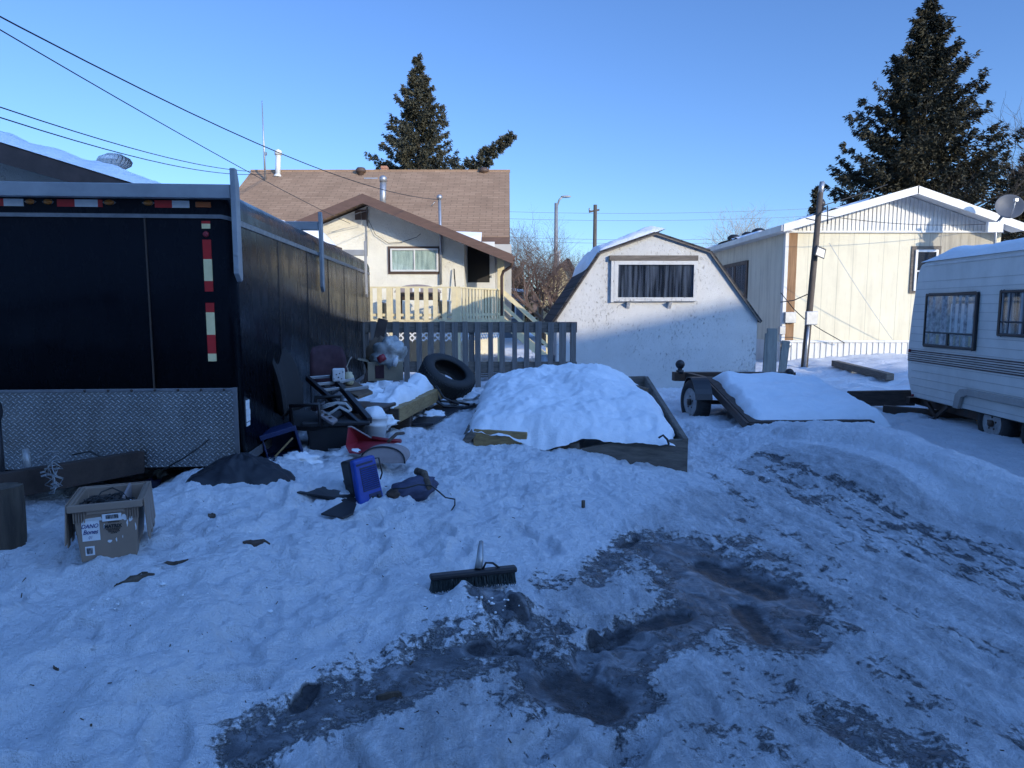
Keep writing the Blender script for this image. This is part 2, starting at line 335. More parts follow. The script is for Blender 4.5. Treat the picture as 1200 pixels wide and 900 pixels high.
M_dish = mat('grey_dish', (0.10, 0.105, 0.115), (0.075, 0.08, 0.09), 0.5)
M_fol = foliage_material('spruce_needles', (0.016, 0.017, 0.014), (0.048, 0.044, 0.026), (0.075, 0.064, 0.040))
M_fol2 = foliage_material('blue_spruce_needles', (0.022, 0.026, 0.022), (0.066, 0.064, 0.042), (0.10, 0.088, 0.056))
M_cone = mat('plywood_brown', (0.30, 0.165, 0.075), (0.18, 0.10, 0.05), 0.8, stretch=(8, 8, 0.6))
M_greyhouse = mat('grey_siding', (0.20, 0.22, 0.24), (0.15, 0.16, 0.18), 0.7)
M_yellow = mat('yellow_plastic', (0.50, 0.45, 0.30), (0.42, 0.37, 0.24), 0.5)
M_ply = mat('grey_green_board', (0.20, 0.215, 0.20), (0.14, 0.15, 0.14), 0.8, stretch=(6, 6, 0.6), bump=0.3)

# ------------------------------------------------------------------ mesh builder
class MB:
    def __init__(s): s.v, s.f, s.m, s.s = [], [], [], []
    def add(s, vs, fs, m=0, smooth=False):
        o = len(s.v); s.v += [tuple(v) for v in vs]
        for f in fs: s.f.append([i + o for i in f]); s.m.append(m); s.s.append(smooth)
        return s
    def box(s, x0, x1, y0, y1, z0, z1, m=0):
        vs = [(x, y, z) for x in (x0, x1) for y in (y0, y1) for z in (z0, z1)]
        return s.add(vs, [(0, 1, 3, 2), (4, 6, 7, 5), (0, 4, 5, 1), (2, 3, 7, 6), (0, 2, 6, 4), (1, 5, 7, 3)], m)
    def bar(s, p, q, w, h, m=0, up=(0, 0, 1)):
        p, q = Vector(p), Vector(q); d = (q - p).normalized(); u = Vector(up)
        a = d.cross(u)
        if a.length < 1e-4: a = d.cross(Vector((0, 1, 0)))
        a.normalize(); b = a.cross(d).normalized(); vs = []
        for o in (p, q):
            for i, j in ((-1, -1), (1, -1), (1, 1), (-1, 1)): vs.append(o + a * (w / 2 * i) + b * (h / 2 * j))
        return s.add(vs, [(3, 2, 1, 0), (4, 5, 6, 7), (0, 1, 5, 4), (1, 2, 6, 5), (2, 3, 7, 6), (3, 0, 4, 7)], m)
    def tube(s, pts, r, n=8, m=0, caps=True):
        pts = [Vector(p) for p in pts]; k = len(pts)
        if not isinstance(r, (list, tuple)): r = [r] * k
        vs, fs = [], []; prev = None
        for i, p in enumerate(pts):
            d = (pts[min(i + 1, k - 1)] - pts[max(i - 1, 0)]).normalized()
            if prev is None:
                a = d.cross(Vector((0, 0, 1)))
                if a.length < 1e-3: a = d.cross(Vector((1, 0, 0)))
            else: a = prev - d * prev.dot(d)
            a.normalize(); prev = a; b = d.cross(a)
            for j in range(n):
                t = 2 * math.pi * j / n; vs.append(p + (a * math.cos(t) + b * math.sin(t)) * r[i])
        for i in range(k - 1):
            for j in range(n):
                fs.append((i * n + j, i * n + (j + 1) % n, (i + 1) * n + (j + 1) % n, (i + 1) * n + j))
        s.add(vs, fs, m, n > 4)
        if caps:
            o = len(s.v) - len(vs)
            s.f.append([o + j for j in range(n)][::-1]); s.m.append(m); s.s.append(False)
            s.f.append([o + (k - 1) * n + j for j in range(n)]); s.m.append(m); s.s.append(False)
        return s
    def lathe(s, prof, n=24, M=None, m=0, smooth=True, closed=False):
        M = M or Matrix(); vs, fs = [], []
        for r, z in prof:
            for j in range(n):
                t = 2 * math.pi * j / n; vs.append(M @ Vector((r * math.cos(t), r * math.sin(t), z)))
        k = len(prof)
        for i in range(k if closed else k - 1):
            i2 = (i + 1) % k
            for j in range(n): fs.append((i * n + j, i * n + (j + 1) % n, i2 * n + (j + 1) % n, i2 * n + j))
        s.add(vs, fs, m, smooth)
        if not closed:
            o = len(s.v) - len(vs)
            if prof[0][0] > 1e-4: s.f.append([o + j for j in range(n)][::-1]); s.m.append(m); s.s.append(False)
            if prof[-1][0] > 1e-4: s.f.append([o + (k - 1) * n + j for j in range(n)]); s.m.append(m); s.s.append(False)
        return s
    def prism(s, poly, off, m=0):
        poly = [Vector(p) for p in poly]; off = Vector(off); n = len(poly)
        vs = poly + [p + off for p in poly]
        return s.add(vs, [list(range(n))[::-1], list(range(n, 2 * n))] + [(i, (i + 1) % n, n + (i + 1) % n, n + i) for i in range(n)], m)
    def quad(s, a, b, c, d, m=0): return s.add([a, b, c, d], [(0, 1, 2, 3)], m)
    def grid(s, nu, nv, fn, m=0, smooth=True):
        vs = [fn(i / (nu - 1), j / (nv - 1)) for j in range(nv) for i in range(nu)]
        return s.add(vs, [(j * nu + i, j * nu + i + 1, (j + 1) * nu + i + 1, (j + 1) * nu + i) for j in range(nv - 1) for i in range(nu - 1)], m, smooth)
    def blob(s, c, r, seed=0, amp=0.2, nz=1.6, n=20, m=0, M=None):
        c = Vector(c); vs, fs = [], []; k = n // 2
        for i in range(k + 1):
            for j in range(n):
                th = math.pi * i / k; ph = 2 * math.pi * j / n
                d = Vector((math.sin(th) * math.cos(ph), math.sin(th) * math.sin(ph), math.cos(th)))
                q = 1 + amp * mnoise.fractal(d * nz + Vector((seed * 3.1, seed, 0)), 1, 2, 3)
                p = Vector((d.x * r[0] * q, d.y * r[1] * q, d.z * r[2] * q))
                if M: p = M @ p
                vs.append(c + p)
        for i in range(k):
            for j in range(n): fs.append((i * n + j, (i + 1) * n + j, (i + 1) * n + (j + 1) % n, i * n + (j + 1) % n))
        return s.add(vs, fs, m, True)
    def build(s, name, mats, parent=None, bevel=0.0, loc=None, rot=None, segs=2):
        me = bpy.data.meshes.new(name); me.from_pydata(s.v, [], s.f)
        if not isinstance(mats, (list, tuple)): mats = [mats]
        for q in mats: me.materials.append(q)
        me.polygons.foreach_set('material_index', s.m); me.polygons.foreach_set('use_smooth', s.s)
        bm = bmesh.new(); bm.from_mesh(me); bmesh.ops.remove_doubles(bm, verts=bm.verts, dist=1e-5) if len(s.v) < 3000 and bevel else None
        if len(s.v) < 60000: bmesh.ops.recalc_face_normals(bm, faces=bm.faces)
        bm.to_mesh(me); bm.free(); me.update()
        o = bpy.data.objects.new(name, me); col.objects.link(o)
        if parent: o.parent = parent
        if loc is not None: o.location = loc
        if rot is not None: o.rotation_euler = rot
        if bevel:
            b = o.modifiers.new('bevel', 'BEVEL'); b.width = bevel; b.segments = segs; b.limit_method = 'ANGLE'; b.angle_limit = R(40)
        return o

def tag(o, label=None, cat=None, group=None, kind=None):
    if label: o['label'] = label
    if cat: o['category'] = cat
    if group: o['group'] = group
    if kind: o['kind'] = kind
    return o
def thing(name, label, cat, loc=(0, 0, 0), rz=0, group=None, rot=None):
    o = bpy.data.objects.new(name, None); col.objects.link(o); o.empty_display_size = 0.2
    o.location = loc; o.rotation_euler = rot if rot else (0, 0, rz)
    return tag(o, label, cat, group)
def copy_tree(o, parent=None):
    c = o.copy(); col.objects.link(c)
    if parent: c.parent = parent
    for ch in list(o.children): copy_tree(ch, c)
    return c

# ------------------------------------------------------------------ ground
rng = np.random.default_rng(3)
PERM = rng.permutation(256); PERM = np.concatenate([PERM, PERM, PERM])
GRX, GRY = np.cos(np.arange(256) * 2.399963), np.sin(np.arange(256) * 2.399963)
def perlin(x, y):
    xi, yi = np.floor(x).astype(np.int64), np.floor(y).astype(np.int64)
    xf, yf = x - xi, y - yi
    u, v = xf * xf * xf * (xf * (xf * 6 - 15) + 10), yf * yf * yf * (yf * (yf * 6 - 15) + 10)
    def g(a, b, dx, dy):
        h = PERM[PERM[a & 255] + (b & 255)]; return GRX[h] * dx + GRY[h] * dy
    n00, n10 = g(xi, yi, xf, yf), g(xi + 1, yi, xf - 1, yf)
    n01, n11 = g(xi, yi + 1, xf, yf - 1), g(xi + 1, yi + 1, xf - 1, yf - 1)
    a = n00 + u * (n10 - n00); b = n01 + u * (n11 - n01)
    return (a + v * (b - a)) * 1.5
def sstep(a, b, x):
    t = np.clip((x - a) / (b - a), 0, 1); return t * t * (3 - 2 * t)
def segdist(x, y, a, b):
    ax, ay, bx, by = a[0], a[1], b[0], b[1]
    dx, dy = bx - ax, by - ay
    t = np.clip(((x - ax) * dx + (y - ay) * dy) / (dx * dx + dy * dy + 1e-9), 0, 1)
    return np.hypot(x - ax - t * dx, y - ay - t * dy), t
CP = []
for px, py, z in [
    (20, 890, .15), (150, 890, .14), (225, 880, .10), (100, 800, .20), (250, 790, .18), (20, 760, .22), (350, 745, .20), (200, 720, .22),
    (400, 700, .18), (300, 690, .22), (60, 700, .2), (120, 668, .2), (20, 645, .2), (200, 640, .27), (250, 600, .33), (185, 560, .40),
    (225, 549, .45), (295, 548, .40), (60, 610, .2), (100, 600, .22), (270, 575, .36), (330, 620, .25), (400, 640, .21), (450, 610, .22), (500, 610, .2), (560, 585, .18),
    (480, 670, .17), (545, 645, .15), (415, 770, .24), (400, 800, .14), (330, 800, .13), (445, 740, .17), (510, 710, .13), (560, 690, .15), (590, 670, .12),
    (300, 868, .01), (345, 838, .01), (440, 800, .01), (490, 765, .02), (560, 730, .03), (630, 690, .03), (690, 630, .05),
    (350, 890, 0), (450, 830, 0), (560, 775, 0), (680, 760, -.01), (690, 810, -.02), (850, 690, -.01), (900, 740, 0), (740, 660, 0.02),
    (800, 850, .03), (950, 880, .03), (1100, 850, .03), (1000, 750, .03), (1150, 760, .03), (1180, 670, .03), (1000, 650, .03), (900, 600, .04),
    (850, 560, .05), (800, 520, .05), (790, 480, .05), (650, 570, .16), (700, 590, .12), (750, 570, .08), (600, 570, .18), (520, 545, .24),
    (530, 500, .34), (500, 490, .30), (550, 535, .22), (620, 600, .14), (660, 640, .08), (600, 630, .13),
    (340, 560, .33), (400, 560, .27), (440, 545, .25), (360, 530, .30), (480, 530, .27), (480, 560, .24),
    (460, 480, .30), (420, 500, .30), (500, 460, .25), (450, 450, .42), (540, 470, .25), (600, 470, .15), (700, 460, .05),
    (1060, 505, .08), (1130, 525, .05), (1190, 545, .05), (1080, 485, .06), (1180, 508, .14), (1140, 500, .12), (1200, 520, .14), (930, 445, .05), (960, 500, .34), (1005, 502, .36), (925, 505, .12), (620, 528, .30), (655, 540, .22), (1000, 450, .06)]:
    p = G(px, py, z); CP.append((p.x, p.y, z))
CP += [(x, y, 0.0) for x, y in [(-8, 16), (0, 16), (8, 16), (14, 16), (-3, 20), (5, 22), (10, 12), (8, 8), (7, 5), (9, 3), (6, 1), (2, 0), (-6, 8), (-8, 12)]]
CP += [(-3.3, 5.4, .03), (-2.9, 5.6, .06), (-3.9, 5.2, .03), (-4.6, 5.2, .05), (-3.4, 6.2, .02), (8.3, 15.5, .42), (9.4, 15.0, .5), (8.9, 16.2, .36), (6.5, 15, .1), (7.2, 13.4, .12)]
CP += [(-6, 3, .2), (-5, 1, .15), (-2, 0, .1), (-7, 5, .2), (-4, 4.2, .15), (-3.5, 6.5, .1), (-4, 9, .1), (-3, 11, .12)]
CP = np.array(CP)
BERM = [(G(835, 508, .06), .14, .35), (G(900, 505, .20), .20, .42), (G(960, 499, .40), .40, .52), (G(1010, 503, .42), .42, .52), (G(1070, 522, .40), .40, .48), (G(1130, 546, .36), .36, .5), (G(1200, 575, .30), .30, .42), (Vector((3.9, 3.3, 0)), .2, .4), (Vector((4.4, 1.5, 0)), .1, .4)]
ICE = [  # (a, b, radius, strength)
    ((800, 655), (900, 700), .30, 1.0), ((820, 690), (900, 735), .26, .95), ((740, 655), (830, 650), .18, .6), ((870, 640), (930, 700), .22, .6),
    ((700, 780), (850, 700), .17, .95), ((655, 800), (715, 815), .20, 1.0), ((320, 885), (560, 780), .15, .86), ((300, 895), (420, 850), .12, .84), ((430, 815), (640, 745), .2, .62),
    ((560, 730), (620, 745), .08, .9), ((690, 690), (745, 640), .11, .75), ((640, 700), (720, 675), .12, .6), ((520, 800), (620, 800), .25, .48),
    ((960, 590), (1190, 690), .22, .52), ((880, 540), (1040, 640), .2, .45), ((1000, 640), (1150, 660), .2, .5), ((985, 850), (1070, 885), .15, .75), ((940, 660), (1010, 720), .25, .42), ((870, 770), (900, 820), .18, .45),
    ((890, 548), (1195, 668), .06, .66), ((860, 555), (1000, 615), .05, .62), ((930, 588), (1195, 700), .06, .6), ((835, 560), (1010, 700), .10, .44), ((860, 610), (1080, 830), .12, .46), ((1000, 700), (1190, 780), .14, .44), ((760, 860), (900, 890), .14, .46), ((1080, 820), (1190, 880), .14, .44), ((560, 850), (640, 830), .2, .45), ((1050, 620), (1190, 650), .07, .6), ((560, 775), (600, 770), .09, 1.0), ((700, 770), (740, 740), .10, 1.0)]
BARE = [((665, 800), (700, 822), .14), ((700, 752), (800, 720), .06), ((830, 665), (900, 690), .13), ((870, 710), (900, 745), .08), ((560, 772), (600, 770), .06), ((730, 650), (745, 640), .03), ((350, 850), (365, 832), .04), ((600, 738), (612, 742), .04)]
EDGE = [G(px, py) for px, py in ((180, 960), (262, 898), (318, 850), (345, 828), (440, 786), (480, 752), (545, 722), (600, 688), (655, 650), (705, 606), (770, 575), (830, 560))]
foot = [(rng.uniform(-3.5, 0.6), rng.uniform(1.9, 5.2), rng.uniform(0, 6.3), rng.uniform(.02, .055)) for _ in range(80)]
def height(x, y, rough=1.0):
    x = np.asarray(x, float); y = np.asarray(y, float)
    x4, y4 = x.astype(np.float32), y.astype(np.float32)
    num = np.zeros_like(x4); den = np.full_like(x4, 2e-3)
    for cx, cy, cz in CP.astype(np.float32):
        s = np.float32(0.10) + np.float32(0.058) * cy
        w = np.exp(((x4 - cx) ** 2 + ((y4 - cy) * np.float32(.62)) ** 2) * np.float32(-.5 / (s * s))); num += w * cz; den += w
    z = (num / den).astype(float)
    # berm along the driveway
    best = np.zeros_like(x)
    for (a, ha, wa), (b, hb, wb) in zip(BERM[:-1], BERM[1:]):
        d, t = segdist(x, y, a, b); hh = ha + (hb - ha) * t; ww = wa + (wb - wa) * t
        best = np.maximum(best, hh * np.exp(-(d / (ww * 0.72)) ** 2.4))
    z = np.maximum(z, best + z * 0.2)
    # signed side of the ice edge: bank to the left
    bank = np.full_like(x, 9.0)
    for a, b in zip(EDGE[:-1], EDGE[1:]):
        d, t = segdist(x, y, a, b); sgn = (b.x - a.x) * (y - a.y) - (b.y - a.y) * (x - a.x)
        k = np.abs(d) < np.abs(bank); bank = np.where(k, np.where(sgn > 0, d, -d), bank)
    soft = np.clip(sstep(-0.05, 0.5, bank) * sstep(60, 12, y) + best * .7, 0, 1)
    far = sstep(70, 14, y)
    lump = perlin(x * 1.7 + 3, y * 1.7) * .055 + perlin(x * 3.9, y * 3.9 + 9) * .040 + (.3 - np.abs(perlin(x * 6.5 + perlin(x * 3, y * 3) * .6, y * 6.5))) * .032 + perlin(x * 12, y * 12) * .018
    rid = (0.5 - np.abs(perlin(x * 2.6 + 40, y * 2.9 + 7))) * .035
    micro = rough * (perlin(x * 19, y * 19) * .0105 + (.3 - np.abs(perlin(x * 31, y * 31))) * .010 + perlin(x * 57, y * 57) * .0032)
    ca, sa = math.cos(R(112)), math.sin(R(112))
    al, ac = x * ca + y * sa, -x * sa + y * ca
    streak = perlin(al * 1.1, ac * 7) * .020 + perlin(al * 3, ac * 15) * .011
    streak = streak * (.35 + .65 * rough)
    chop = perlin(x * 6, y * 6) * .010 + perlin(x * 13, y * 13 + 3) * .006
    lump = lump + rid; lump = .062 * np.tanh(lump * 1.12 / .062)
    z = z + far * (soft * (lump + micro) + (1 - soft) * (chop * .9 + micro * .8 + streak * sstep(-.4, .9, x)))
    for fx, fy, fa, fd in foot:
        m = (np.abs(x - fx) < .4) & (np.abs(y - fy) < .4)
        if not m.any(): continue
        dx, dy = x[m] - fx, y[m] - fy
        u, v = dx * math.cos(fa) + dy * math.sin(fa), -dx * math.sin(fa) + dy * math.cos(fa)
        q = (u / .15) ** 2 + (v / .065) ** 2
        q = np.sqrt(q) + .25 * perlin(x[m] * 14, y[m] * 14); z[m] -= fd * (1 - sstep(.65, 1.2, q)) - fd * .22 * np.exp(-(q - 1.45) ** 2 * 9)
    d, t = segdist(x, y, G(548, 702, .12), G(603, 706, .12)); z = z + .085 * np.exp(-(d / .095) ** 2.5) * (1 + .5 * perlin(x * 11, y * 11))
    d, t = segdist(x, y, G(500, 720, .1), G(590, 726, .08)); z = z + .05 * np.exp(-(d / .14) ** 2)
    return z
def icemask(x, y):
    ice = np.zeros_like(x); bare = np.zeros_like(x)
    for a, b, r, s in ICE:
        d, t = segdist(x, y, G(*a), G(*b)); ice = np.maximum(ice, s * (1 - sstep(r * .35, r * 2.0, d)))
    for a, b, r in BARE:
        d, t = segdist(x, y, G(*a), G(*b)); bare = np.maximum(bare, 1 - sstep(r * .55, r * 1.35, d))
    bank = np.full_like(x, 9.0)
    for a, b in zip(EDGE[:-1], EDGE[1:]):
        d, t = segdist(x, y, a, b); sgn = (b.x - a.x) * (y - a.y) - (b.y - a.y) * (x - a.x)
        k = np.abs(d) < np.abs(bank); bank = np.where(k, np.where(sgn > 0, d, -d), bank)
    dirt = sstep(.15, -.5, bank) * sstep(11, 6, y) * sstep(5.2, 3.6, x)
    ice *= sstep(.22, -.02, bank)
    dirt = np.maximum(dirt, .55 * sstep(11, 6, y))
    bb = np.zeros_like(x)
    for (a, ha, wa), (b, hb, wb) in zip(BERM[:-1], BERM[1:]):
        d, t = segdist(x, y, a, b); bb = np.maximum(bb, (ha + (hb - ha) * t) * np.exp(-(d / ((wa + (wb - wa) * t) * .72)) ** 2.4))
    ice *= 1 - sstep(.012, .05, bb); dirt *= 1 - sstep(.05, .15, bb)
    return ice, bare, dirt
def gz(x, y): return float(height(np.array([x]), np.array([y]))[0])
def GP(px, py, dz=0.0):
    z = 0.2
    for _ in range(12):
        p = G(px, py, z); z = 0.5 * z + 0.5 * (gz(p.x, p.y) + dz)
    return G(px, py, z)

def axis_coords(lo, hi, f0, f1, dense, grow, lim):
    a = list(np.arange(f0, f1, dense)); s = dense
    while a[-1] < hi: s = min(s * grow, lim); a.append(a[-1] + s)
    s = dense; b = []
    cur = f0
    while cur > lo: s = min(s * grow, lim); cur -= s; b.append(cur)
    return np.array(b[::-1] + a)
gx = axis_coords(-500, 500, -3.6, 4.4, 0.0125, 1.035, 60)
gy = [1.5]; 
while gy[-1] < 900: gy.append(gy[-1] + min(max(0.011, 0.0042 * gy[-1] * max(1, gy[-1] / 9)), 60))
pre = [1.5]; s_ = .02
while pre[-1] > -60: s_ *= 1.25; pre.append(pre[-1] - s_)
gy = np.array(pre[1:][::-1] + gy)
X, Y = np.meshgrid(gx, gy); xs, ys = X.ravel(), Y.ravel()
zs = height(xs, ys)
ice_, bare_, dirt_ = icemask(xs, ys)
ice_ = np.clip(ice_, 0, 1)
nf = .5 + .5 * perlin(xs * 5, ys * 5) + .35 * perlin(xs * 13, ys * 13)
w_ice = sstep(.45, .75, ice_ + .5 * (nf - .5))
mi = w_ice > .001
zs[mi] = zs[mi] * (1 - w_ice[mi]) + height(xs[mi], ys[mi], 0.12) * w_ice[mi]
zs = zs - 0.016 * w_ice - .02 * bare_
nx, ny = len(gx), len(gy)
me = bpy.data.meshes.new('snowy_ground')
me.vertices.add(nx * ny); me.vertices.foreach_set('co', np.stack([xs, ys, zs], 1).ravel())
ii, jj = np.meshgrid(np.arange(nx - 1), np.arange(ny - 1)); a0 = (jj * nx + ii).ravel()
quads = np.stack([a0, a0 + 1, a0 + nx + 1, a0 + nx], 1)
me.loops.add(quads.size); me.loops.foreach_set('vertex_index', quads.ravel())
me.polygons.add(len(quads)); me.polygons.foreach_set('loop_start', np.arange(len(quads)) * 4)
me.polygons.foreach_set('use_smooth', np.ones(len(quads), bool))
for nm, arr in (('ice', ice_), ('bare', bare_), ('dirt', dirt_)):
    at = me.attributes.new(nm, 'FLOAT', 'POINT'); at.data.foreach_set('value', arr.astype(np.float32))
me.update(calc_edges=True); me.validate()
me.materials.append(M_ground)
ground = bpy.data.objects.new('ground', me); col.objects.link(ground); tag(ground, kind='structure')
print('ground', nx, ny, nx * ny)

# ------------------------------------------------------------------ the houses behind the photographer, whose shadow lies over the yard
def back_house(name, label, poly, y0, y1, wallmat):
    t = thing(name, label, 'house', (poly[0][0], y0, 0))
    ox = poly[0][0]
    MB().prism([(x - ox, 0, z) for x, z in poly], (0, y1 - y0, 0)).build('wall', wallmat, t)
    r = MB()
    top = [p for p in poly if p[1] > 0.1]
    for (xa, za), (xb, zb) in zip(top[:-1], top[1:]):
        if abs(xa - xb) < .05: continue
        r.bar((xa - ox, (y1 - y0) / 2, za + .06), (xb - ox, (y1 - y0) / 2, zb + .06), abs(y1 - y0) + .5, .12, 0)
    r.build('roof', M_darkroof, t)
    return t
back_house('house', 'tall two storey house standing behind the yard', [(-17, 0), (-17, 14.0), (16.0, 14.4), (18.7, 9.92), (18.7, 0)], -22, -14, M_gstucco)
back_house('house', 'lower house with a gabled roof behind the driveway', [(18.8, 0), (18.8, 9.80), (24.1, 9.80), (28.1, 10.65), (32.9, 9.2), (32.9, 0)], -22, -14, M_stucco)

# ------------------------------------------------------------------ windows
def window(parent, loc, w, h, rz=0, frame=M_white, fw=.05, depth=.06, glass=M_glass, curtain=M_curt, mull=(), bars=(), bevel=.006, wave=.012):
    """protruding framed window; local x along the wall, -y outward; loc is the centre of the sash on the wall plane"""
    f = MB()
    f.box(-w / 2 - fw, -w / 2, -depth, 0, -h / 2 - fw, h / 2 + fw); f.box(w / 2, w / 2 + fw, -depth, 0, -h / 2 - fw, h / 2 + fw)
    f.box(-w / 2, w / 2, -depth, 0, h / 2, h / 2 + fw); f.box(-w / 2, w / 2, -depth, 0, -h / 2 - fw, -h / 2)
    for x in mull: f.box(x - fw * .4, x + fw * .4, -depth * .92, -.004, -h / 2, h / 2)
    for z in bars: f.box(-w / 2, w / 2, -depth * .9, -.004, z - fw * .3, z + fw * .3)
    fo = f.build('window', frame, parent, bevel, loc, (0, 0, rz))
    MB().box(-w / 2, w / 2, -depth * .62, -depth * .55, -h / 2, h / 2).build('pane', glass, fo)
    MB().box(-w / 2, w / 2, -.006, -.002, -h / 2, h / 2).build('dark_room', M_dark, fo)
    if curtain:
        MB().grid(60, 2, lambda u, v: (-w / 2 + w * u, -.016 - wave * (.5 + .5 * math.sin(u * 38 + 2 * math.sin(u * 9))), -h / 2 + h * v)).build('curtain', curtain, fo)
    return fo

# ------------------------------------------------------------------ enclosed cargo trailer
TA = math.atan(.076)
tr = thing('cargo_trailer', 'black enclosed cargo trailer with tread plate front and ladder rack', 'trailer', (-2.08, 5.2, 0), TA)
bm = bmesh.new()
bmesh.ops.create_cube(bm, size=1)
ZB, ZT, TW, TL = .41, 2.5, 2.45, 7.75
for v in bm.verts: v.co = Vector(((v.co.x - .5) * TW, (v.co.y + .5) * TL, ZB + (v.co.z + .5) * (ZT - ZB)))
ev = [e for e in bm.edges if all(v.co.z > 2 for v in e.verts) and abs(e.verts[0].co.y - e.verts[1].co.y) > 1]
bmesh.ops.bevel(bm, geom=ev, offset=.16, segments=8, profile=.5, affect='EDGES')
ev = [e for e in bm.edges if all(v.co.y < .001 for v in e.verts) and len(e.link_faces) == 2 and any(abs(f.normal.y) < .3 for f in e.link_faces) and any(v.co.z > .5 for v in e.verts)]
bmesh.ops.bevel(bm, geom=ev, offset=.075, segments=6, profile=.5, affect='EDGES')
me = bpy.data.meshes.new('body'); bm.to_mesh(me); bm.free(); me.materials.append(M_black)
for p in me.polygons: p.use_smooth = True
body = bpy.data.objects.new('body', me); col.objects.link(body); body.parent = tr
es = body.modifiers.new('wn', 'WEIGHTED_NORMAL'); es.keep_sharp = True
def tz(py): return 1.6 + (362 - py) / 800 * 5.2
def tx(px, d=5.2): return (px - 600) / 800 * d * 1.0 + 2.08
# front tread plate and side return
MB().box(-2.40, -.035, -.008, .004, ZB - .02, tz(456)).build('tread_panel', M_tread, tr, .003)
MB().box(-.06, -.028, -.014, .01, ZB - .02, tz(454)).box(-2.4, -.06, -.013, .01, tz(458), tz(454.5)).build('plate_edging', M_trim, tr, .003)
for i in range(7): MB().lathe([(.009, 0), (.009, .006), (.005, .01)], 8, Matrix.Translation((-.12 - i * .17, -.013, tz(456.3))) @ Matrix.Rotation(R(90), 4, 'X')).build('rivet', M_steel, tr)
# top band, seams
tb = MB()
zb = tz(257)
tb.box(-2.39, -.09, -.012, .0, zb - .014, zb + .014)
pts = [(-.09 + .10 * math.sin(a), .085 - .097 * math.cos(a), zb - .02 * a) for a in [R(k * 15) for k in range(7)]]
for a, b in zip(pts[:-1], pts[1:]): tb.bar(a, b, .012, .028)
tb.build('trim_band', M_trim, tr)
MB().box(.0, .012, .085, TL - .05, zb - .055, zb - .012).build('side_trim_band', M_trim, tr, .003)
MB().box(.0, .014, .03, TL, ZB - .015, ZB + .06).build('bottom_rail', M_trim, tr, .004)
MB().box(tx(182) - .006, tx(182) + .006, -.009, 0, tz(455), zb - .016).build('front_seam', M_steel, tr)
M_seam = mat('seam_black', (.03, .03, .034), (.02, .02, .022), .4)
for k in range(1, 7):
    sm = MB()
    y = .02 + k * 1.22
    sm.box(.0, .0030, y - .005, y + .005, ZB + .06, zb - .055)
    for q in range(15): sm.box(.0035, .007, y - .025, y - .018, ZB + .14 + q * .11, ZB + .147 + q * .11)
    sm.build('side_seam', M_seam, tr)
# tape on the top front
for x0, x1, k in [(3, 8, 0), (8, 31, 1), (31, 52, 0), (88, 107, 1), (107, 132, 0), (132, 137, 1), (194, 213, 1), (213, 232, 0)]:
    MB().box(tx(x0), tx(x1), -.004, .004, tz(247.5), tz(239.5)).build('reflective_tape', M_red if k else M_tapec, tr)
for x0, x1 in [(-6, 1), (53, 66), (72, 85), (137, 152), (180, 194)]:
    o = MB(); xm, w = (tx(x0) + tx(x1)) / 2, abs(tx(x1) - tx(x0)) / 2
    o.blob((xm, -.006, tz(242.5)), (w * .75, .02, .02), 1, 0); lam = o.build('marker_light', M_amber, tr)
    MB().prism([(xm - w, -.006, tz(242.5)), (xm - w * .5, -.006, tz(245)), (xm + w * .5, -.006, tz(245)), (xm + w, -.006, tz(242.5)), (xm + w * .5, -.006, tz(240)), (xm - w * .5, -.006, tz(240))], (0, .01, 0)).build('base', M_trim, lam)
MB().box(tx(239), tx(256), -.012, .004, tz(247), tz(240.5)).build('side_marker_lamp', mat('orange_lens', (.42, .10, .02), (.30, .07, .015), .25), tr, .006)
for y0, y1, k in [(262, 265, 1), (265, 270.5, 0), (283, 305, 1), (305, 330, 0), (330, 342, 1), (355, 366, 1), (366, 392, 0), (392, 414, 1), (414, 423, 0)]:
    MB().box(tx(244.5), tx(254.0), -.004, .002, tz(y1), tz(y0)).build('reflective_tape', M_red if k else M_tapew, tr)
MB().lathe([(.022, 0), (.022, .012), (.012, .02)], 14, Matrix.Translation((tx(249), 0, tz(277))) @ Matrix.Rotation(R(90), 4, 'X')).build('clearance_lamp', M_redp, tr)
# decal with stacked white rectangles on the side
for z0, z1, y1 in [(.855, .885, .16), (.81, .853, .155), (.765, .808, .17), (.715, .763, .165), (.68, .708, .155)]:
    MB().box(0.0, .004, .10, y1 + .03, z0, z1).build('side_decal', M_paper, tr)
# ladder rack
def rack(y, zbar, z0, z1, front=False):
    b = MB(); b.box(-2.46, .012, y - .035, y + .035, zbar, zbar + .10)
    b.build('rack_bar', M_rackm, tr, .006)
    p = MB()
    p.prism([(.016, y - .045, z0 + .06), (.016, y + .02, z0), (.016, y + .05, z0 + .02), (.016, y + .05, z1 - .10), (.016, y + .01, z1), (.016, y - .045, z1)], (.038, 0, 0))
    for z in (z0 + .1, z0 + .2): p.lathe([(.014, 0), (.014, .008)], 8, Matrix.Translation((.04, y - .045, z)) @ Matrix.Rotation(R(90), 4, 'X'))
    p.build('rack_post', M_rackm, tr, .006)
rack(-.05, 2.405, 1.80, 2.62)
rack(3.1, 2.53, 1.80, 2.74)
rack(7.0, 2.53, 1.80, 2.78)
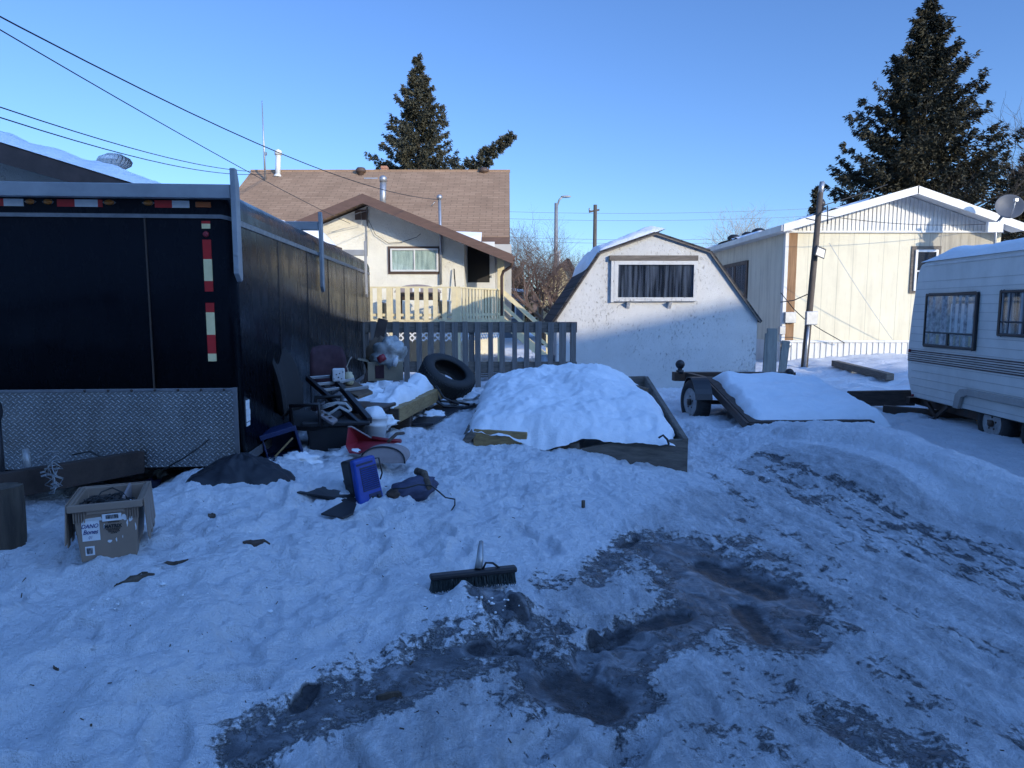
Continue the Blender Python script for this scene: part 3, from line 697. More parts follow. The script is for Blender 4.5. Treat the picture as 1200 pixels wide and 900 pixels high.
# chassis and axle wheels under the floor
ch = MB(); ch.box(-2.2, -2.1, .1, TL - .2, .27, .395); ch.box(-.35, -.25, .1, TL - .2, .27, .395)
for k in range(9): ch.box(-2.1, -.35, .3 + k * .85, .36 + k * .85, .3, .39)
ch.build('chassis', M_rust, tr)
def wheel(parent, c, r, w, rim=M_rim, rz=0, rimr=.62, spokes=8, flip=1, rot=None):
    M = Matrix.Translation(c) @ (rot if rot else Matrix.Rotation(rz, 4, 'Z') @ Matrix.Rotation(R(90) * flip, 4, 'Y'))
    prof = [(r * rimr, -w / 2 + .01), (r * .80, -w / 2), (r * .93, -w * .45), (r, -w * .33), (r * 1.0, w * .33), (r * .93, w * .45), (r * .80, w / 2), (r * rimr, w / 2 - .01)]
    t = MB().lathe(prof, 36, M, closed=True)
    for k in range(36):
        a = 2 * math.pi * k / 36
        p = M @ Vector((math.cos(a) * r * 1.0, math.sin(a) * r * 1.0, -w * .3)); q = M @ Vector((math.cos(a + .06) * r * 1.0, math.sin(a + .06) * r * 1.0, w * .3))
        t.bar(p, q, .016, .012)
    to = t.build('wheel', M_rubber, parent)
    if rim:
        q = MB().lathe([(r * rimr, w / 2 - .012), (r * rimr * .95, w / 2 - .006), (r * rimr * .86, w / 2 - .05), (r * rimr * .45, w / 2 - .06), (r * rimr * .32, w / 2 - .025), (0.001, w / 2 - .022)], 36, M)
        for k in range(spokes):
            a = 2 * math.pi * k / spokes
            q.bar(M @ Vector((math.cos(a) * r * rimr * .3, math.sin(a) * r * rimr * .3, w / 2 - .035)), M @ Vector((math.cos(a) * r * rimr * .88, math.sin(a) * r * rimr * .88, w / 2 - .04)), r * .11, .02, 0, M.to_3x3() @ Vector((0, 0, 1)))
        q.build('rim', rim, to)
        h = MB().lathe([(r * .14, w / 2 - .02), (r * .14, w / 2 + .02), (.001, w / 2 + .03)], 14, M)
        for k in range(5): h.lathe([(.012, w / 2 - .02), (.012, w / 2 - .004), (.001, w / 2 - .002)], 6, M @ Matrix.Translation((math.cos(k * 1.2566) * r * .26, math.sin(k * 1.2566) * r * .26, 0)))
        h.build('hub', M_steel, to)
    return to
for y in (4.0, 4.85):
    wheel(tr, (-2.25, y, .36), .34, .2, flip=-1)
# A-frame tongue of rusty channel
inv = (Matrix.Translation(tr.location) @ Matrix.Rotation(TA, 4, 'Z')).inverted()
tg = MB()
tg.bar(inv @ W(166, 541, 5.12), inv @ W(-45, 578, 4.02), .07, .17)
tg.bar(inv @ W(-330, 541, 5.12), inv @ W(-75, 580, 4.00), .07, .17)
tg.build('tongue', M_rust, tr, .006)
MB().box(inv.translation.x * 0 - 2.02, -1.75, -.10, -.02, .28, .40).build('front_frame_member', M_rust, tr, .006)
jk = MB(); p = inv @ W(-4, 520, 4.5)
jk.tube([p + Vector((0, 0, -.42)), p + Vector((0, 0, .2))], .035, 12); jk.blob(p + Vector((0, 0, .22)), (.05, .05, .10), 2, .05); jk.tube([p + Vector((0, 0, .1)), p + Vector((.0, -.09, .13)), p + Vector((0, -.09, .05))], .012, 8)
jk.build('tongue_jack', M_blackp, tr)
MB().tube([inv @ W(30, 527, 4.75), inv @ W(31, 536, 4.72), inv @ W(33, 548, 4.7)], [.02, .022, .026], 10).build('safety_pin', M_rim, tr)
cb = MB(); cb.tube([inv @ W(245, 515, 5.17), inv @ W(235, 523, 5.10), inv @ W(215, 537, 5.05), inv @ W(192, 550, 5.05)], .006, 6); cb.build('brake_cable', M_wire, tr)
cb = MB(); cb.tube([inv @ W(85, 533, 5.0), inv @ W(105, 529, 4.9), inv @ W(122, 537, 4.88), inv @ W(140, 548, 4.95), inv @ W(152, 556, 5.0)], .007, 6); cb.build('brake_cable', M_wire, tr)

# log block holding up the tongue
p = W(5, 600, 3.78)
zg = gz(p.x, p.y)
lg = MB()
def logfn(u, v):
    a = u * 2 * math.pi; r = .092 * (1 + .12 * mnoise.noise(Vector((math.cos(a) * 2, math.sin(a) * 2, v * .8)))) + .012 * mnoise.noise(Vector((math.cos(a) * 9, math.sin(a) * 9, v)))
    return (r * math.cos(a), r * math.sin(a), -.1 + v * .44)
lg.grid(48, 12, logfn); lg.add([(0, 0, .34)] + [logfn(k / 24, 1) for k in range(24)], [(0, k + 1, (k + 1) % 24 + 1) for k in range(24)], 1)
tag(lg.build('log_block', [M_cutwood, M_cutwood], None, 0, (p.x, p.y, zg)), 'upright weathered log round propping the trailer tongue', 'log')

# ------------------------------------------------------------------ generic snow sheets
def fb(x, y, s=1.0, o=4): return mnoise.fractal(Vector((x * s, y * s, 3.7)), 1, 2, o)
def snow_sheet(name, label, fn_base, nu, nv, thick, seed=0, amp=.3, edge=.12, group=None, parent=None):
    """sheet of snow lying over fn_base(u,v); swells from ragged edges to its thickness"""
    def fn(u, v):
        p = Vector(fn_base(u, v)); e = min(u, 1 - u, v, 1 - v)
        e2 = min(u, 1 - u) ; e3 = min(v, 1 - v)
        k = min(1, e2 / edge) ** .5 * min(1, e3 / edge) ** .5
        q = 1 + amp * fb(p.x * 1.3 + seed, p.y * 1.3 + p.z, 1.4)
        return p + Vector((0, 0, thick * k * q - .012))
    o = MB().grid(nu, nv, fn).build(name, SNOW, parent)
    return tag(o, label, 'snow', group, 'stuff') if not parent else o

# ------------------------------------------------------------------ gambrel shed
SY = 13.3
sx = lambda px, py: W(px, py, SY)
pts = [(.87, -.15), (.87, 1.40), (1.69, 2.655), (2.74, 3.02), (3.79, 2.68), (4.76, 1.42), (4.76, -.15)]
SX = 2.8
sh = thing('shed', 'white gambrel roofed shed with flaking painted walls and a curtained window', 'shed', (SX, SY, 0))
L = 3.3
MB().prism([(x - SX, 0, z) for x, z in pts], (0, L, 0)).build('wall', M_shed, sh)
rf = MB(); edge = MB()
rp = [(.79, 1.30)] + pts[2:5] + [(4.81, 1.335)]
for (xa, za), (xb, zb) in zip(rp[:-1], rp[1:]):
    a, b = Vector((xa - SX, 0, za)), Vector((xb - SX, 0, zb)); d = (b - a).normalized(); n = Vector((-d.z, 0, d.x)) * .03
    rf.prism([a + n * .1, b + n * .1, b + n * 1.6, a + n * 1.6], (0, L + .06, 0))
for f in range(len(rf.v)): pass
rf.v = [(x, y - .045, z) for x, y, z in rf.v]
rf.build('roof', M_darkroof, sh, .006)
ct = MB()
for (xa, za), (xb, zb) in zip(rp[:-1], rp[1:]):
    a, b = Vector((xa - SX, -.052, za)), Vector((xb - SX, -.052, zb)); d = (b - a).normalized(); n = Vector((-d.z, 0, d.x)) * .022
    ct.bar(a - n * .2, b - n * .2, .022, .032, 0, (0, 1, 0))
ct.build('roof_edge', M_greyplank, sh)
ww, wh = 1.45, .62
wc = Vector(((1.93 + 3.57) / 2 - SX + .01, 0, 2.13))
win = window(sh, wc, ww, wh, 0, M_shed, .075, .075, M_dglass, M_curt, wave=.02, bevel=.004)
MB().box(-.9, .80, -.085, .0, wh / 2 + .078, wh / 2 + .175).build('header_board', M_greyplank, win, .006)
MB().box(-.86, -.80, -.07, 0, -.40, .42).build('side_board', M_shed, win, .004)
for bx in (-.52, .28):
    MB().prism([(bx - .03, 0, -.40), (bx - .03, -.14, -.40), (bx - .03, -.10, -.44), (bx - .03, 0, -.53)], (.06, 0, 0)).build('sill_bracket', M_shed, win)
def shed_snow(u, v):
    y = SY - .02 + (L + .02) * v; s = u * 1.28
    if s < .62:
        f = s / .62; x = 1.42 + (1.69 - 1.42) * f; z = 2.24 + (2.655 - 2.24) * f
    else:
        f = (s - .62) / .66; x = 1.69 + (2.95 - 1.69) * f; z = 2.655 + (3.09 - 2.655) * f
    return (x, y, z + .05)
snow_sheet('snow', 'thick snow on the left slope of the white shed', shed_snow, 44, 60, .15, 2, .5, .10)
# grey boards leaning on the shed's right side
bo = MB()
bd = thing('leaning_boards', 'stack of grey green boards leaning on the right side of the shed', 'boards', (4.95, 13.25, 0))
for k, (x0, w, h, t) in enumerate([(.0, .16, 1.12, .13), (.10, .2, 1.22, .05), (.28, .15, .98, .22)]):
    MB().bar((x0, 0, -.05), (x0 + t * .6, .12, h), .04, w, 0, (1, 0, 0)).build('board', M_ply, bd, .004)

# ------------------------------------------------------------------ picket fence
FY = 11.85
fn_ = thing('picket_fence', 'weathered grey wooden picket fence with gaps behind the junk pile', 'fence', (-.7, FY, 0))
pk = MB(); x = -1.95; rr = random.Random(4)
while x < 1.80:
    w = .10 + rr.uniform(-.008, .012); z1 = 1.37 + rr.uniform(-.018, .02)
    pk.prism([(x, 0, .12), (x + w, 0, .12), (x + w + rr.uniform(-.015, .015), 0, z1), (x + rr.uniform(-.012, .012), 0, z1)], (0, .022, 0)); x += .205 + rr.uniform(-.02, .02)
pk.build('picket_panel', M_greywood, fn_, .003)
MB().box(-1.95, 1.83, .026, .064, 1.19, 1.375).build('rail', M_greyplank, fn_, .004)
MB().box(-1.95, 1.83, .026, .064, .50, .685).build('rail', M_greyplank, fn_, .004)
for x in (-1.9, -.05, 1.72): MB().box(x, x + .09, .066, .156, -.1, 1.36).build('post', M_greywood, fn_, .005)

# ------------------------------------------------------------------ main house with addition
hs = thing('house', 'cream stucco bungalow with brown shingle roof and railed back deck', 'house', (-3.2, 20, 0))
O = Vector((-3.2, 20, 0))
EY, RY = 24.0, 29.0
xr, xl = -.10, -10.75
ez, rz = 4.08, 7.27
def hb(*a): return MB().box(a[0] - O.x, a[1] - O.x, a[2] - O.y, a[3] - O.y, a[4], a[5])
hb(xl + .3, xr - .35, EY + .55, 33, -.1, ez + .25).build('wall', M_stucco, hs)
MB().prism([(xl + .35 - O.x, EY + .55 - O.y, ez + .26), (xl + .35 - O.x, RY - O.y, rz - .15), (xl + .35 - O.x, 33.0 - O.y, ez + .26)], (xr - xl - .7, 0, 0)).build('gable_wall', M_stucco, hs)
r = MB()
for s in (1, -1):
    y0 = EY if s > 0 else 2 * RY - EY
    r.prism([(xl - O.x, y0 - O.y, ez), (xl - O.x, RY - O.y, rz), (xl - O.x, RY - O.y, rz - .14), (xl - O.x, y0 - O.y, ez - .14)], (xr - xl, 0, 0))
mroof = r.build('roof', M_brownroof, hs)
MB().box(xl - O.x, xr - O.x, EY - .035 - O.y, EY - .004 - O.y, ez - .42, ez - .02).build('fascia', M_fascia, hs)
MB().box(xl - .03 - O.x, xr + .02 - O.x, RY - .07 - O.y, RY + .07 - O.y, rz - .06, rz + .035).build('ridge_cap', M_brownroof, mroof)
# roof furniture
def vent_pipe(px, pyb, pyt, Y, rad, m, capw=1.5, name='vent_pipe'):
    a, b = W(px, pyb, Y) - O, W(px + .5, pyt, Y) - O
    q = MB().tube([a, b + Vector((0, 0, -.12))], rad, 16)
    q.lathe([(rad * 1.9, 0), (rad * 1.2, .10), (rad * 1.02, .12)], 16, Matrix.Translation(a + Vector((0, 0, .02))))
    q.lathe([(rad * .8, -.12), (rad * capw, -.12), (rad * capw, .03), (rad * .5, .10), (.001, .11)], 16, Matrix.Translation(b))
    return q.build(name, m, hs)
vent_pipe(325.5, 208, 178, 28.6, .10, M_white, 1.45)
vent_pipe(448.5, 246, 209, 25.6, .115, M_galv, 1.2, 'flue_pipe')
for px, Y in ((423, 28.7), (567, 28.9)):
    a = W(px, 204, Y) - O
    MB().lathe([(.13, -.12), (.12, .06), (.2, .08), (.21, .16), (.15, .25), (.001, .27)], 18, Matrix.Translation(a)).build('roof_vent', M_ventb, hs)
a = W(453, 206, 29.2) - O
ck = MB(); rr = random.Random(2)
for k in range(5):
    w = .27 - .02 * k + rr.uniform(-.03, .02); ck.box(a.x - w, a.x + w * (1 if k < 3 else .3), a.y - .2, a.y + .2, a.z - .25 + k * .125, a.z - .25 + k * .125 + .118)
ck.build('brick_chimney', M_brick, hs, .012)
MB().box(a.x - .75, a.x - .2, a.y - .9, a.y - .6, a.z - .3, a.z - .24).build('flashing', M_galv, hs)
# antenna mast on the roof
a, b = W(311, 212, 28.2) - O, W(307, 118, 28.2) - O
MB().tube([a, a.lerp(b, .45), b], [.045, .035, .014], 8).box(a.x - .02, a.x + .09, a.y - .05, a.y + .05, a.z + 1.0, a.z + 1.12).build('antenna_mast', M_galv, hs)
# addition
AY = 20.3; FYo = 19.45
pk_ = W(425, 228, FYo); le = W(331, 267, FYo); re = W(601, 297, FYo)
slope = .398
pz = pk_.z
def rz_(x): return pz - slope * abs(x - pk_.x)
xw0, xw1 = -6.2, W(544, 300, AY).x
ad = MB(); ad.prism([(xw0 - O.x, AY - O.y, -.1), (xw1 - O.x, AY - O.y, -.1), (xw1 - O.x, AY - O.y, rz_(xw1) - .16), (pk_.x - O.x, AY - O.y, pz - .16), (xw0 - O.x, AY - O.y, rz_(xw0) - .16)], (0, 5.0, 0))
ad.build('addition_wall', M_stucco, hs)
# porch recess wall with the door
MB().box(xw1 + .004 - O.x, -.02 - O.x, 21.6 - O.y, 24.3 - O.y, 1.2, 3.6).build('porch_wall', M_gstucco, hs)
rr_ = MB()
for x0, x1 in ((le.x, pk_.x), (pk_.x, re.x)):
    rr_.prism([(x0 - O.x, FYo - O.y, rz_(x0)), (x1 - O.x, FYo - O.y, rz_(x1)), (x1 - O.x, FYo - O.y, rz_(x1) - .10), (x0 - O.x, FYo - O.y, rz_(x0) - .10)], (0, 6.4, 0))
rr_.build('addition_roof', M_brownroof, hs)
fa = MB()
for x0, x1 in ((le.x, pk_.x), (pk_.x, re.x)):
    fa.prism([(x0 - O.x, FYo - .045 - O.y, rz_(x0) + .02), (x1 - O.x, FYo - .045 - O.y, rz_(x1) + .02), (x1 - O.x, FYo - .045 - O.y, rz_(x1) - .24), (x0 - O.x, FYo - .045 - O.y, rz_(x0) - .24)], (0, .04, 0))
fa.build('rake_fascia', M_fascia, hs)
MB().box(re.x - .02 - O.x, re.x + .06 - O.x, FYo - O.y, 24 - O.y, rz_(re.x) - .14, rz_(re.x) - .02).build('gutter', M_fascia, hs, .01)
MB().tube([W(601, 303, 19.6) - O, W(600, 312, 19.7) - O, W(590, 318, 19.9) - O, W(588, 324, 19.95) - O, W(588, 370, 19.95) - O], .045, 10).build('downspout', M_ventb, hs)
c = (W(457, 318, AY) + W(515, 292, AY)) / 2
MB().box(-.78, .78, -.035, 0, -.40, .40).build('window_surround', M_ventb, hs, .005, W(486, 305, AY) - O)
w_ = W(486, 305, AY) - O; w_.y -= .036
window(hs, w_, 1.30, .56, 0, M_white, .05, .06, M_glass, M_blind, mull=(.0,), wave=.006)
# gable vent, conduit, service mast
MB().box(-.17, .17, -.04, 0, -.14, .14).build('gable_vent', M_ventb, hs, .006, W(423, 252, AY) - O)
MB().tube([W(430, 243, AY - .04) - O, W(430, 300, AY - .04) - O], .02, 8).build('conduit', M_galv, hs)
sm_ = MB(); sm_.tube([W(516.5, 333, AY - .06) - O, W(516.5, 285, AY - .06) - O, W(515, 232, AY - .06) - O], .042, 10)
sm_.lathe([(.05, -.05), (.09, .02), (.05, .09), (.001, .1)], 10, Matrix.Translation(W(515, 232, AY - .06) - O)); sm_.tube([W(510, 236, AY) - O, W(505, 242, AY) - O], .012, 6)
sm_.build('service_mast', M_galv, hs)
# porch door
dr = MB(); dc = W(561, 314, 21.58) - O
dr.box(-.50, .50, -.05, 0, -.75, .95); do = dr.build('door', M_white, hs, .006, (dc.x, dc.y, dc.z - .15))
MB().box(-.34, .34, -.058, -.051, -.30, .80).build('screen', M_dark, do)
MB().box(.36, .42, -.11, -.05, -.15, -.08).build('handle', M_galv, do, .006)
# deck
dz = 1.34
dk = MB(); D0 = Vector((W(436, 370, 18).x - .9, 18.0, 0)); D1 = Vector((W(537, 370, 18).x, 18.0, 0)); D2 = Vector((W(587, 368, 20.4).x, 20.4, 0))
dk.prism([(D0.x - O.x, D0.y - O.y, dz - .12), (D1.x - O.x, D1.y - O.y, dz - .12), (D2.x - O.x, D2.y - O.y, dz - .12), (D2.x - O.x, 21.55 - O.y, dz - .12), (xw1 - O.x, AY - .003 - O.y, dz - .12), (D0.x - O.x, AY - .003 - O.y, dz - .12)], (0, 0, .1))
dk.build('deck', M_cream, hs)
ra = MB(); ra.bar(Vector((D0.x, 18.06, dz + .82)) - O, Vector((D1.x, 18.06, dz + .82)) - O, .09, .04); ra.bar(Vector((D1.x, 18.06, dz + .82)) - O, Vector((D2.x, D2.y, dz + .82)) - O, .09, .04)
ra.bar(Vector((D0.x, 18.07, dz + .1)) - O, Vector((D1.x, 18.07, dz + .1)) - O, .04, .07); ra.bar(Vector((D1.x, 18.07, dz + .1)) - O, Vector((D2.x, D2.y, dz + .1)) - O, .04, .07)
ra.build('deck_rail', M_cream, hs)
pks = MB(); n = 13
for k in range(n):
    p = D0.lerp(D1, (k + .55) / n); pks.box(p.x - .062 - O.x, p.x + .062 - O.x, 17.985 - O.y, 18.005 - O.y, dz - .05, dz + .80)
n = 14
dd = (D2 - D1).normalized()
for k in range(n):
    p = D1.lerp(D2, (k + .6) / n) - O
    pks.bar(p + dd * -.055 + Vector((0, 0, dz + .37)), p + dd * .055 + Vector((0, 0, dz + .37)), .02, .85)
pks.build('deck_pickets', M_cream, hs)
for p in (D0.lerp(D1, .44), D1): MB().box(p.x - .05 - O.x, p.x + .05 - O.x, 18.01 - O.y, 18.11 - O.y, -.05, dz + .8).build('deck_post', M_cream, hs, .006)
MB().box(D2.x - .10 - O.x, D2.x + .10 - O.x, 20.3 - O.y, 20.5 - O.y, -.05, rz_(D2.x) - .12).build('porch_post', M_cream, hs, .006)
# lattice skirt
la = MB()
def lat(A, B, z0, z1):
    A, B = Vector(A), Vector(B); Lh = (B - A).length; d = (B - A) / Lh; hgt = z1 - z0
    k = -hgt
    while k < Lh:
        for s in (1, -1):
            a0, a1 = (k, k + hgt) if s > 0 else (k + hgt, k)
            t0, t1 = 0, 1
            lo_, hi_ = min(a0, a1), max(a0, a1)
            if lo_ < 0: 
                if a0 < a1: t0 = (0 - a0) / (a1 - a0)
                else: t1 = (a0 - 0) / (a0 - a1)
            if hi_ > Lh:
                if a0 < a1: t1 = (Lh - a0) / (a1 - a0)
                else: t0 = (a0 - Lh) / (a0 - a1)
            if t1 - t0 < .05: continue
            P = A + d * (a0 + (a1 - a0) * t0) + Vector((0, -.005 * s, z0 + hgt * t0)); Q = A + d * (a0 + (a1 - a0) * t1) + Vector((0, -.005 * s, z0 + hgt * t1))
            la.bar(P - O, Q - O, .008, .035, 0, (0, 0, 1)) if False else la.bar(P - O, Q - O, .035, .008, 0, (0, 1, 0))
        k += .15
lat((D0.x, 18.03, 0), (D1.x, 18.03, 0), .75, 1.22); lat((D1.x, 18.03, 0), (D2.x, 20.4, 0), .75, 1.22)
la.build('deck_lattice', M_white, hs)
# stairs
st = MB(); S0 = Vector((D2.x + .05, 20.45, dz)); 
SE = W(630, 372, 20.5)
for y in (20.4, 21.4):
    st.bar(Vector((S0.x, y, dz - .1)) - O, Vector((SE.x + .35, y, .05)) - O, .05, .22)
    st.bar(Vector((S0.x, y, dz + .78)) - O, Vector((SE.x + .35, y, .85)) - O, .06, .12)
    st.bar(Vector((S0.x, y, dz + .38)) - O, Vector((SE.x + .35, y, .45)) - O, .04, .10)
    st.box(SE.x + .30 - O.x, SE.x + .40 - O.x, y - .05 - O.y, y + .05 - O.y, -.05, .92)
for k in range(6):
    f = (k + .5) / 6; x = S0.x + (SE.x + .3 - S0.x) * f; z = dz * (1 - f) + .02
    st.box(x - .13 - O.x, x + .13 - O.x, 20.43 - O.y, 21.37 - O.y, z - .04, z)
st.build('stair', M_cream, hs)
# snow patches on the house roofs
def hroof(px0, px1, y0, y1, bot=0):
    def f(u, v):
        x = px0 + (px1 - px0) * u; Y = y0 + (y1 - y0) * v; return (x, Y, ez + (Y - EY) * (rz - ez) / (RY - EY) + .02)
    return f
snow_sheet('snow', 'snow patch lying on the brown roof left of the gable', hroof(-10.2, -5.2, EY, EY + 1.0), 60, 16, .10, 5, .8, .2)
def vs(u, v):
    x = -4.2 + 3.15 * u; Y = 23.3 + .9 * v + .25 * (1 - u); return (x, Y, max(rz_(x), ez + (Y - EY) * (rz - ez) / (RY - EY)) + .05)
snow_sheet('snow', 'narrow snow strip in the roof valley right of the metal flue', vs, 60, 14, .10, 8, .9, .4)

# barbecue and things on the deck
bq = thing('barbecue', 'dark covered barbecue grill with a white tag on the deck', 'barbecue', tuple(W(490, 345, 18.9).xy) + (dz,))
B = MB(); B.prism([(-.62 * math.cos(a) * (1 if True else 1), -.25, .70 + .22 * math.sin(a)) for a in [R(k * 15) for k in range(13)]], (0, .5, 0)); B.build('hood', M_scoop, bq, .01)
MB().box(-.58, .58, -.24, .24, .50, .699).build('firebox', M_steel, bq, .01)
MB().box(-.12, .10, -.262, -.252, .72, .86).build('tag', M_paper, bq)
for x in (-.5, .5):
    for y in (-.2, .2): MB().box(x - .025, x + .025, y - .025, y + .025, -.02, .50).build('leg', M_steel, bq)
a, b = W(536, 337, 19.9), W(532, 315, 20.2)
tag(MB().tube([(a.x, a.y, dz), tuple(b)], [.02, .018], 8).build('pole_handle', M_wire), 'thin dark broom handle leaning on the stucco wall of the deck', 'handle')
for (px, w, h, m, lb) in [(452, .35, .45, M_galv, 'pale bin standing behind the left end of the deck railing'), (520, .3, .5, M_white, 'white box standing behind the deck railing below the window'), (571, .3, .83, M_brown, 'brown basket standing on the porch in front of the door')]:
    p = W(px, 360, 19.2 if px < 560 else 20.6); q = MB(); q.lathe([(w * .42, 0), (w * .5, h * .9), (w * .53, h * .9), (w * .53, h), (w * .4, h), (w * .38, h * .8), (.001, h * .8)], 18)
    q.box(-w * .56, -w * .5, -.05, .05, h * .7, h * .78)
    tag(q.build('bin', m, None, 0, (p.x, p.y, dz)), lb, 'bin')

# ------------------------------------------------------------------ garage on the left
GA = R(14)
E_ = W(401, 292, 14)
gg = thing('garage', 'stucco garage with snowy low roof and dark fascia behind the trailer', 'garage', (E_.x, E_.y, 0), GA)
MG = Matrix.Translation((E_.x, E_.y, 0)) @ Matrix.Rotation(GA, 4, 'Z')
gs = (W(0, 163, 12.5).z - E_.z) / 6.1; GP_ = -8.6
def gzr(x): return E_.z - gs * x if x > GP_ else E_.z - gs * GP_ + gs * (x - GP_)
MB().prism([(-16, .6, -.1), (-.5, .6, -.1), (-.5, .6, gzr(-.5) - .2), (GP_, .6, gzr(GP_) - .2), (-16, .6, gzr(-16) - .2)], (0, 7, 0)).build('wall', M_gstucco, gg)
q = MB(); f_ = MB()
for x0, x1 in ((-16.4, GP_), (GP_, 0)):
    q.prism([(x0, 0, gzr(x0)), (x1, 0, gzr(x1)), (x1, 0, gzr(x1) - .12), (x0, 0, gzr(x0) - .12)], (0, 8, 0))
    f_.prism([(x0, -.05, gzr(x0) + .02), (x1, -.05, gzr(x1) + .02), (x1, -.05, gzr(x1) - (.20 if x1 > -1 else .40)), (x0, -.05, gzr(x0) - .40)], (0, .045, 0))
q.build('roof', M_darkroof, gg); f_.build('fascia', M_gfascia, gg)
MB().box(-.02, .08, 0, 8, E_.z - .22, E_.z - .02).build('gutter', M_fascia, gg)
# turbine vent
p = MG.inverted() @ W(135, 197, 14.5)
tv = MB(); tv.lathe([(.2, -.3), (.2, -.02)], 20, Matrix.Translation(p))
for k in range(24):
    a = 2 * math.pi * k / 24
    pr = [(.20, 0.0), (.30, .06), (.33, .13), (.29, .20), (.16, .26)]
    A = [Matrix.Rotation(a + .10 * i, 4, 'Z') @ Vector((r_, 0, z_)) for i, (r_, z_) in enumerate(pr)]
    Bq = [Matrix.Rotation(a + .10 * i + .24, 4, 'Z') @ Vector((r_ * .9, 0, z_)) for i, (r_, z_) in enumerate(pr)]
    tv.add([x + p for x in A + Bq], [(i, i + 1, i + 6, i + 5) for i in range(4)])
tv.lathe([(.17, .25), (.15, .275), (.001, .285)], 20, Matrix.Translation(p))
tv.build('turbine_vent', mat('bright_aluminium', (.62, .61, .58), (.48, .47, .45), .4, .3), gg)
def gsn(u, v):
    x = -9.5 + 9.4 * u; return MG @ Vector((x, -.08 + 7.8 * v, gzr(max(x, GP_)) + .04))
snow_sheet('snow', 'thick snow layer covering the roof of the left garage', gsn, 130, 40, .20, 11, .45, .03)

# ------------------------------------------------------------------ mobile home
mh = thing('mobile_home', 'cream mobile home with white ribbed gable and skirting', 'mobile home', (10.3, 18.8, 0))
MO = Vector((10.3, 18.8, 0)); MX0, MX1 = 7.43, 13.25; ML = 13
mz = 3.72; mp = 4.62; xp = 10.60
MB().box(MX0 - MO.x, MX1 - MO.x, .02, ML, .70, mz).build('wall', [M_homewall], mh)
MB().box(MX0 - .012 - MO.x, MX0 - .002 - MO.x, .10, ML, .70, mz - .02).build('side_wall', M_homeside, mh)
# stained right part of the end wall
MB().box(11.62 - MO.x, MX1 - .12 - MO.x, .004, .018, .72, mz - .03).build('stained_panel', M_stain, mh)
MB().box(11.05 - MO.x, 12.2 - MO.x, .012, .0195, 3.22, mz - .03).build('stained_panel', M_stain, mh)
# ribbed gable and skirting: real ribs
def ribs(x0, x1, zlo, ztop, y, pitch=.11):
    q = MB(); n = int((x1 - x0) / pitch)
    for k in range(n):
        xa = x0 + k * pitch
        P = [(xa, 0), (xa + pitch * .55, 0), (xa + pitch * .65, -.022), (xa + pitch * .9, -.022), (xa + pitch, 0)]
        for (a0, ya), (b0, yb) in zip(P[:-1], P[1:]):
            q.quad((a0, y + ya, zlo), (b0, y + yb, zlo), (b0, y + yb, max(zlo + .01, ztop(b0))), (a0, y + ya, max(zlo + .01, ztop(a0))))
    return q
zt = lambda x: mp + .02 - (mp - mz - .0) * abs(x + MO.x - xp) / (MX1 - xp if x + MO.x > xp else xp - MX0)
ribs(MX0 + .02 - MO.x, MX1 - .02 - MO.x, mz - .02, zt, -.01).build('gable_cladding', M_white, mh)
MB().box(MX0 - .03 - MO.x, MX1 + .02 - MO.x, -.045, .0, mz - .075, mz - .02).build('gable_trim', M_white, mh, .005)
ribs(MX0 - MO.x, MX1 - MO.x, -.05, lambda x: .70, .0, .16).build('skirting', M_white, mh)
MB().box(MX0 - .02 - MO.x, MX1 - MO.x, -.05, .015, .68, .74).build('skirting_cap', M_white, mh, .005)
MB().box(MX0 - .008 - MO.x, MX0 - .002 - MO.x, .1, ML, -.05, .70).build('side_skirting', M_white, mh)
MB().box(MX0 - .035 - MO.x, MX0 + .06 - MO.x, -.03, .12, .72, mz).build('corner_trim', M_white, mh, .006)
MB().box(MX0 + .062 - MO.x, MX0 + .30 - MO.x, -.012, .018, .74, mz - .08).build('bare_corner_panel', M_cone, mh)
# roof with deep white rake
ov = .55
q = MB(); w2 = MB()
for x0, x1 in ((MX0 - .28, xp), (xp, MX1 + .30)):
    zz = lambda x: mp + .03 - (mp - mz + .0) * abs(x - xp) / ((MX1 - xp) if x > xp else (xp - MX0)) + .13
    q.prism([(x0 - MO.x, -ov, zz(x0)), (x1 - MO.x, -ov, zz(x1)), (x1 - MO.x, -ov, zz(x1) - .10), (x0 - MO.x, -ov, zz(x0) - .10)], (0, ML + .9, 0))
    w2.prism([(x0 - .03 - MO.x, -ov - .03, zz(x0) + .012), (x1 - MO.x, -ov - .03, zz(x1) + .012), (x1 - MO.x, -ov - .03, zz(x1) - .19), (x0 - .03 - MO.x, -ov - .03, zz(x0) - .19)], (0, .028, 0))
    w2.prism([(x0 - MO.x, -ov, zz(x0) - .102), (x1 - MO.x, -ov, zz(x1) - .102), (x1 - MO.x, -ov, zz(x1) - .125), (x0 - MO.x, -ov, zz(x0) - .125)], (0, ov + .05, 0))
q.build('roof', M_darkroof, mh); w2.build('rake_fascia', M_white, mh)
ez2 = mp + .16 - (mp - mz) * (xp - MX0 + .28) / (xp - MX0)
MB().box(MX0 - .36 - MO.x, MX0 - .26 - MO.x, -ov, ML + .3, ez2 - .17, ez2 - .01).build('eave_gutter', M_white, mh, .008)
MB().box(MX0 - .27 - MO.x, MX0 - MO.x, -ov + .02, ML, ez2 - .16, ez2 - .13).build('soffit', M_white, mh)
window(mh, Vector((11.24 - MO.x, .018, 2.64)), .50, .98, 0, M_white, .06, .07, M_dglass, M_curt, bars=(-.02,))
MB().box(11.24 - .40 - MO.x, 11.24 + .40 - MO.x, -.012, .017, 2.02, 3.29).build('window_surround', M_greyplank, mh, .004)
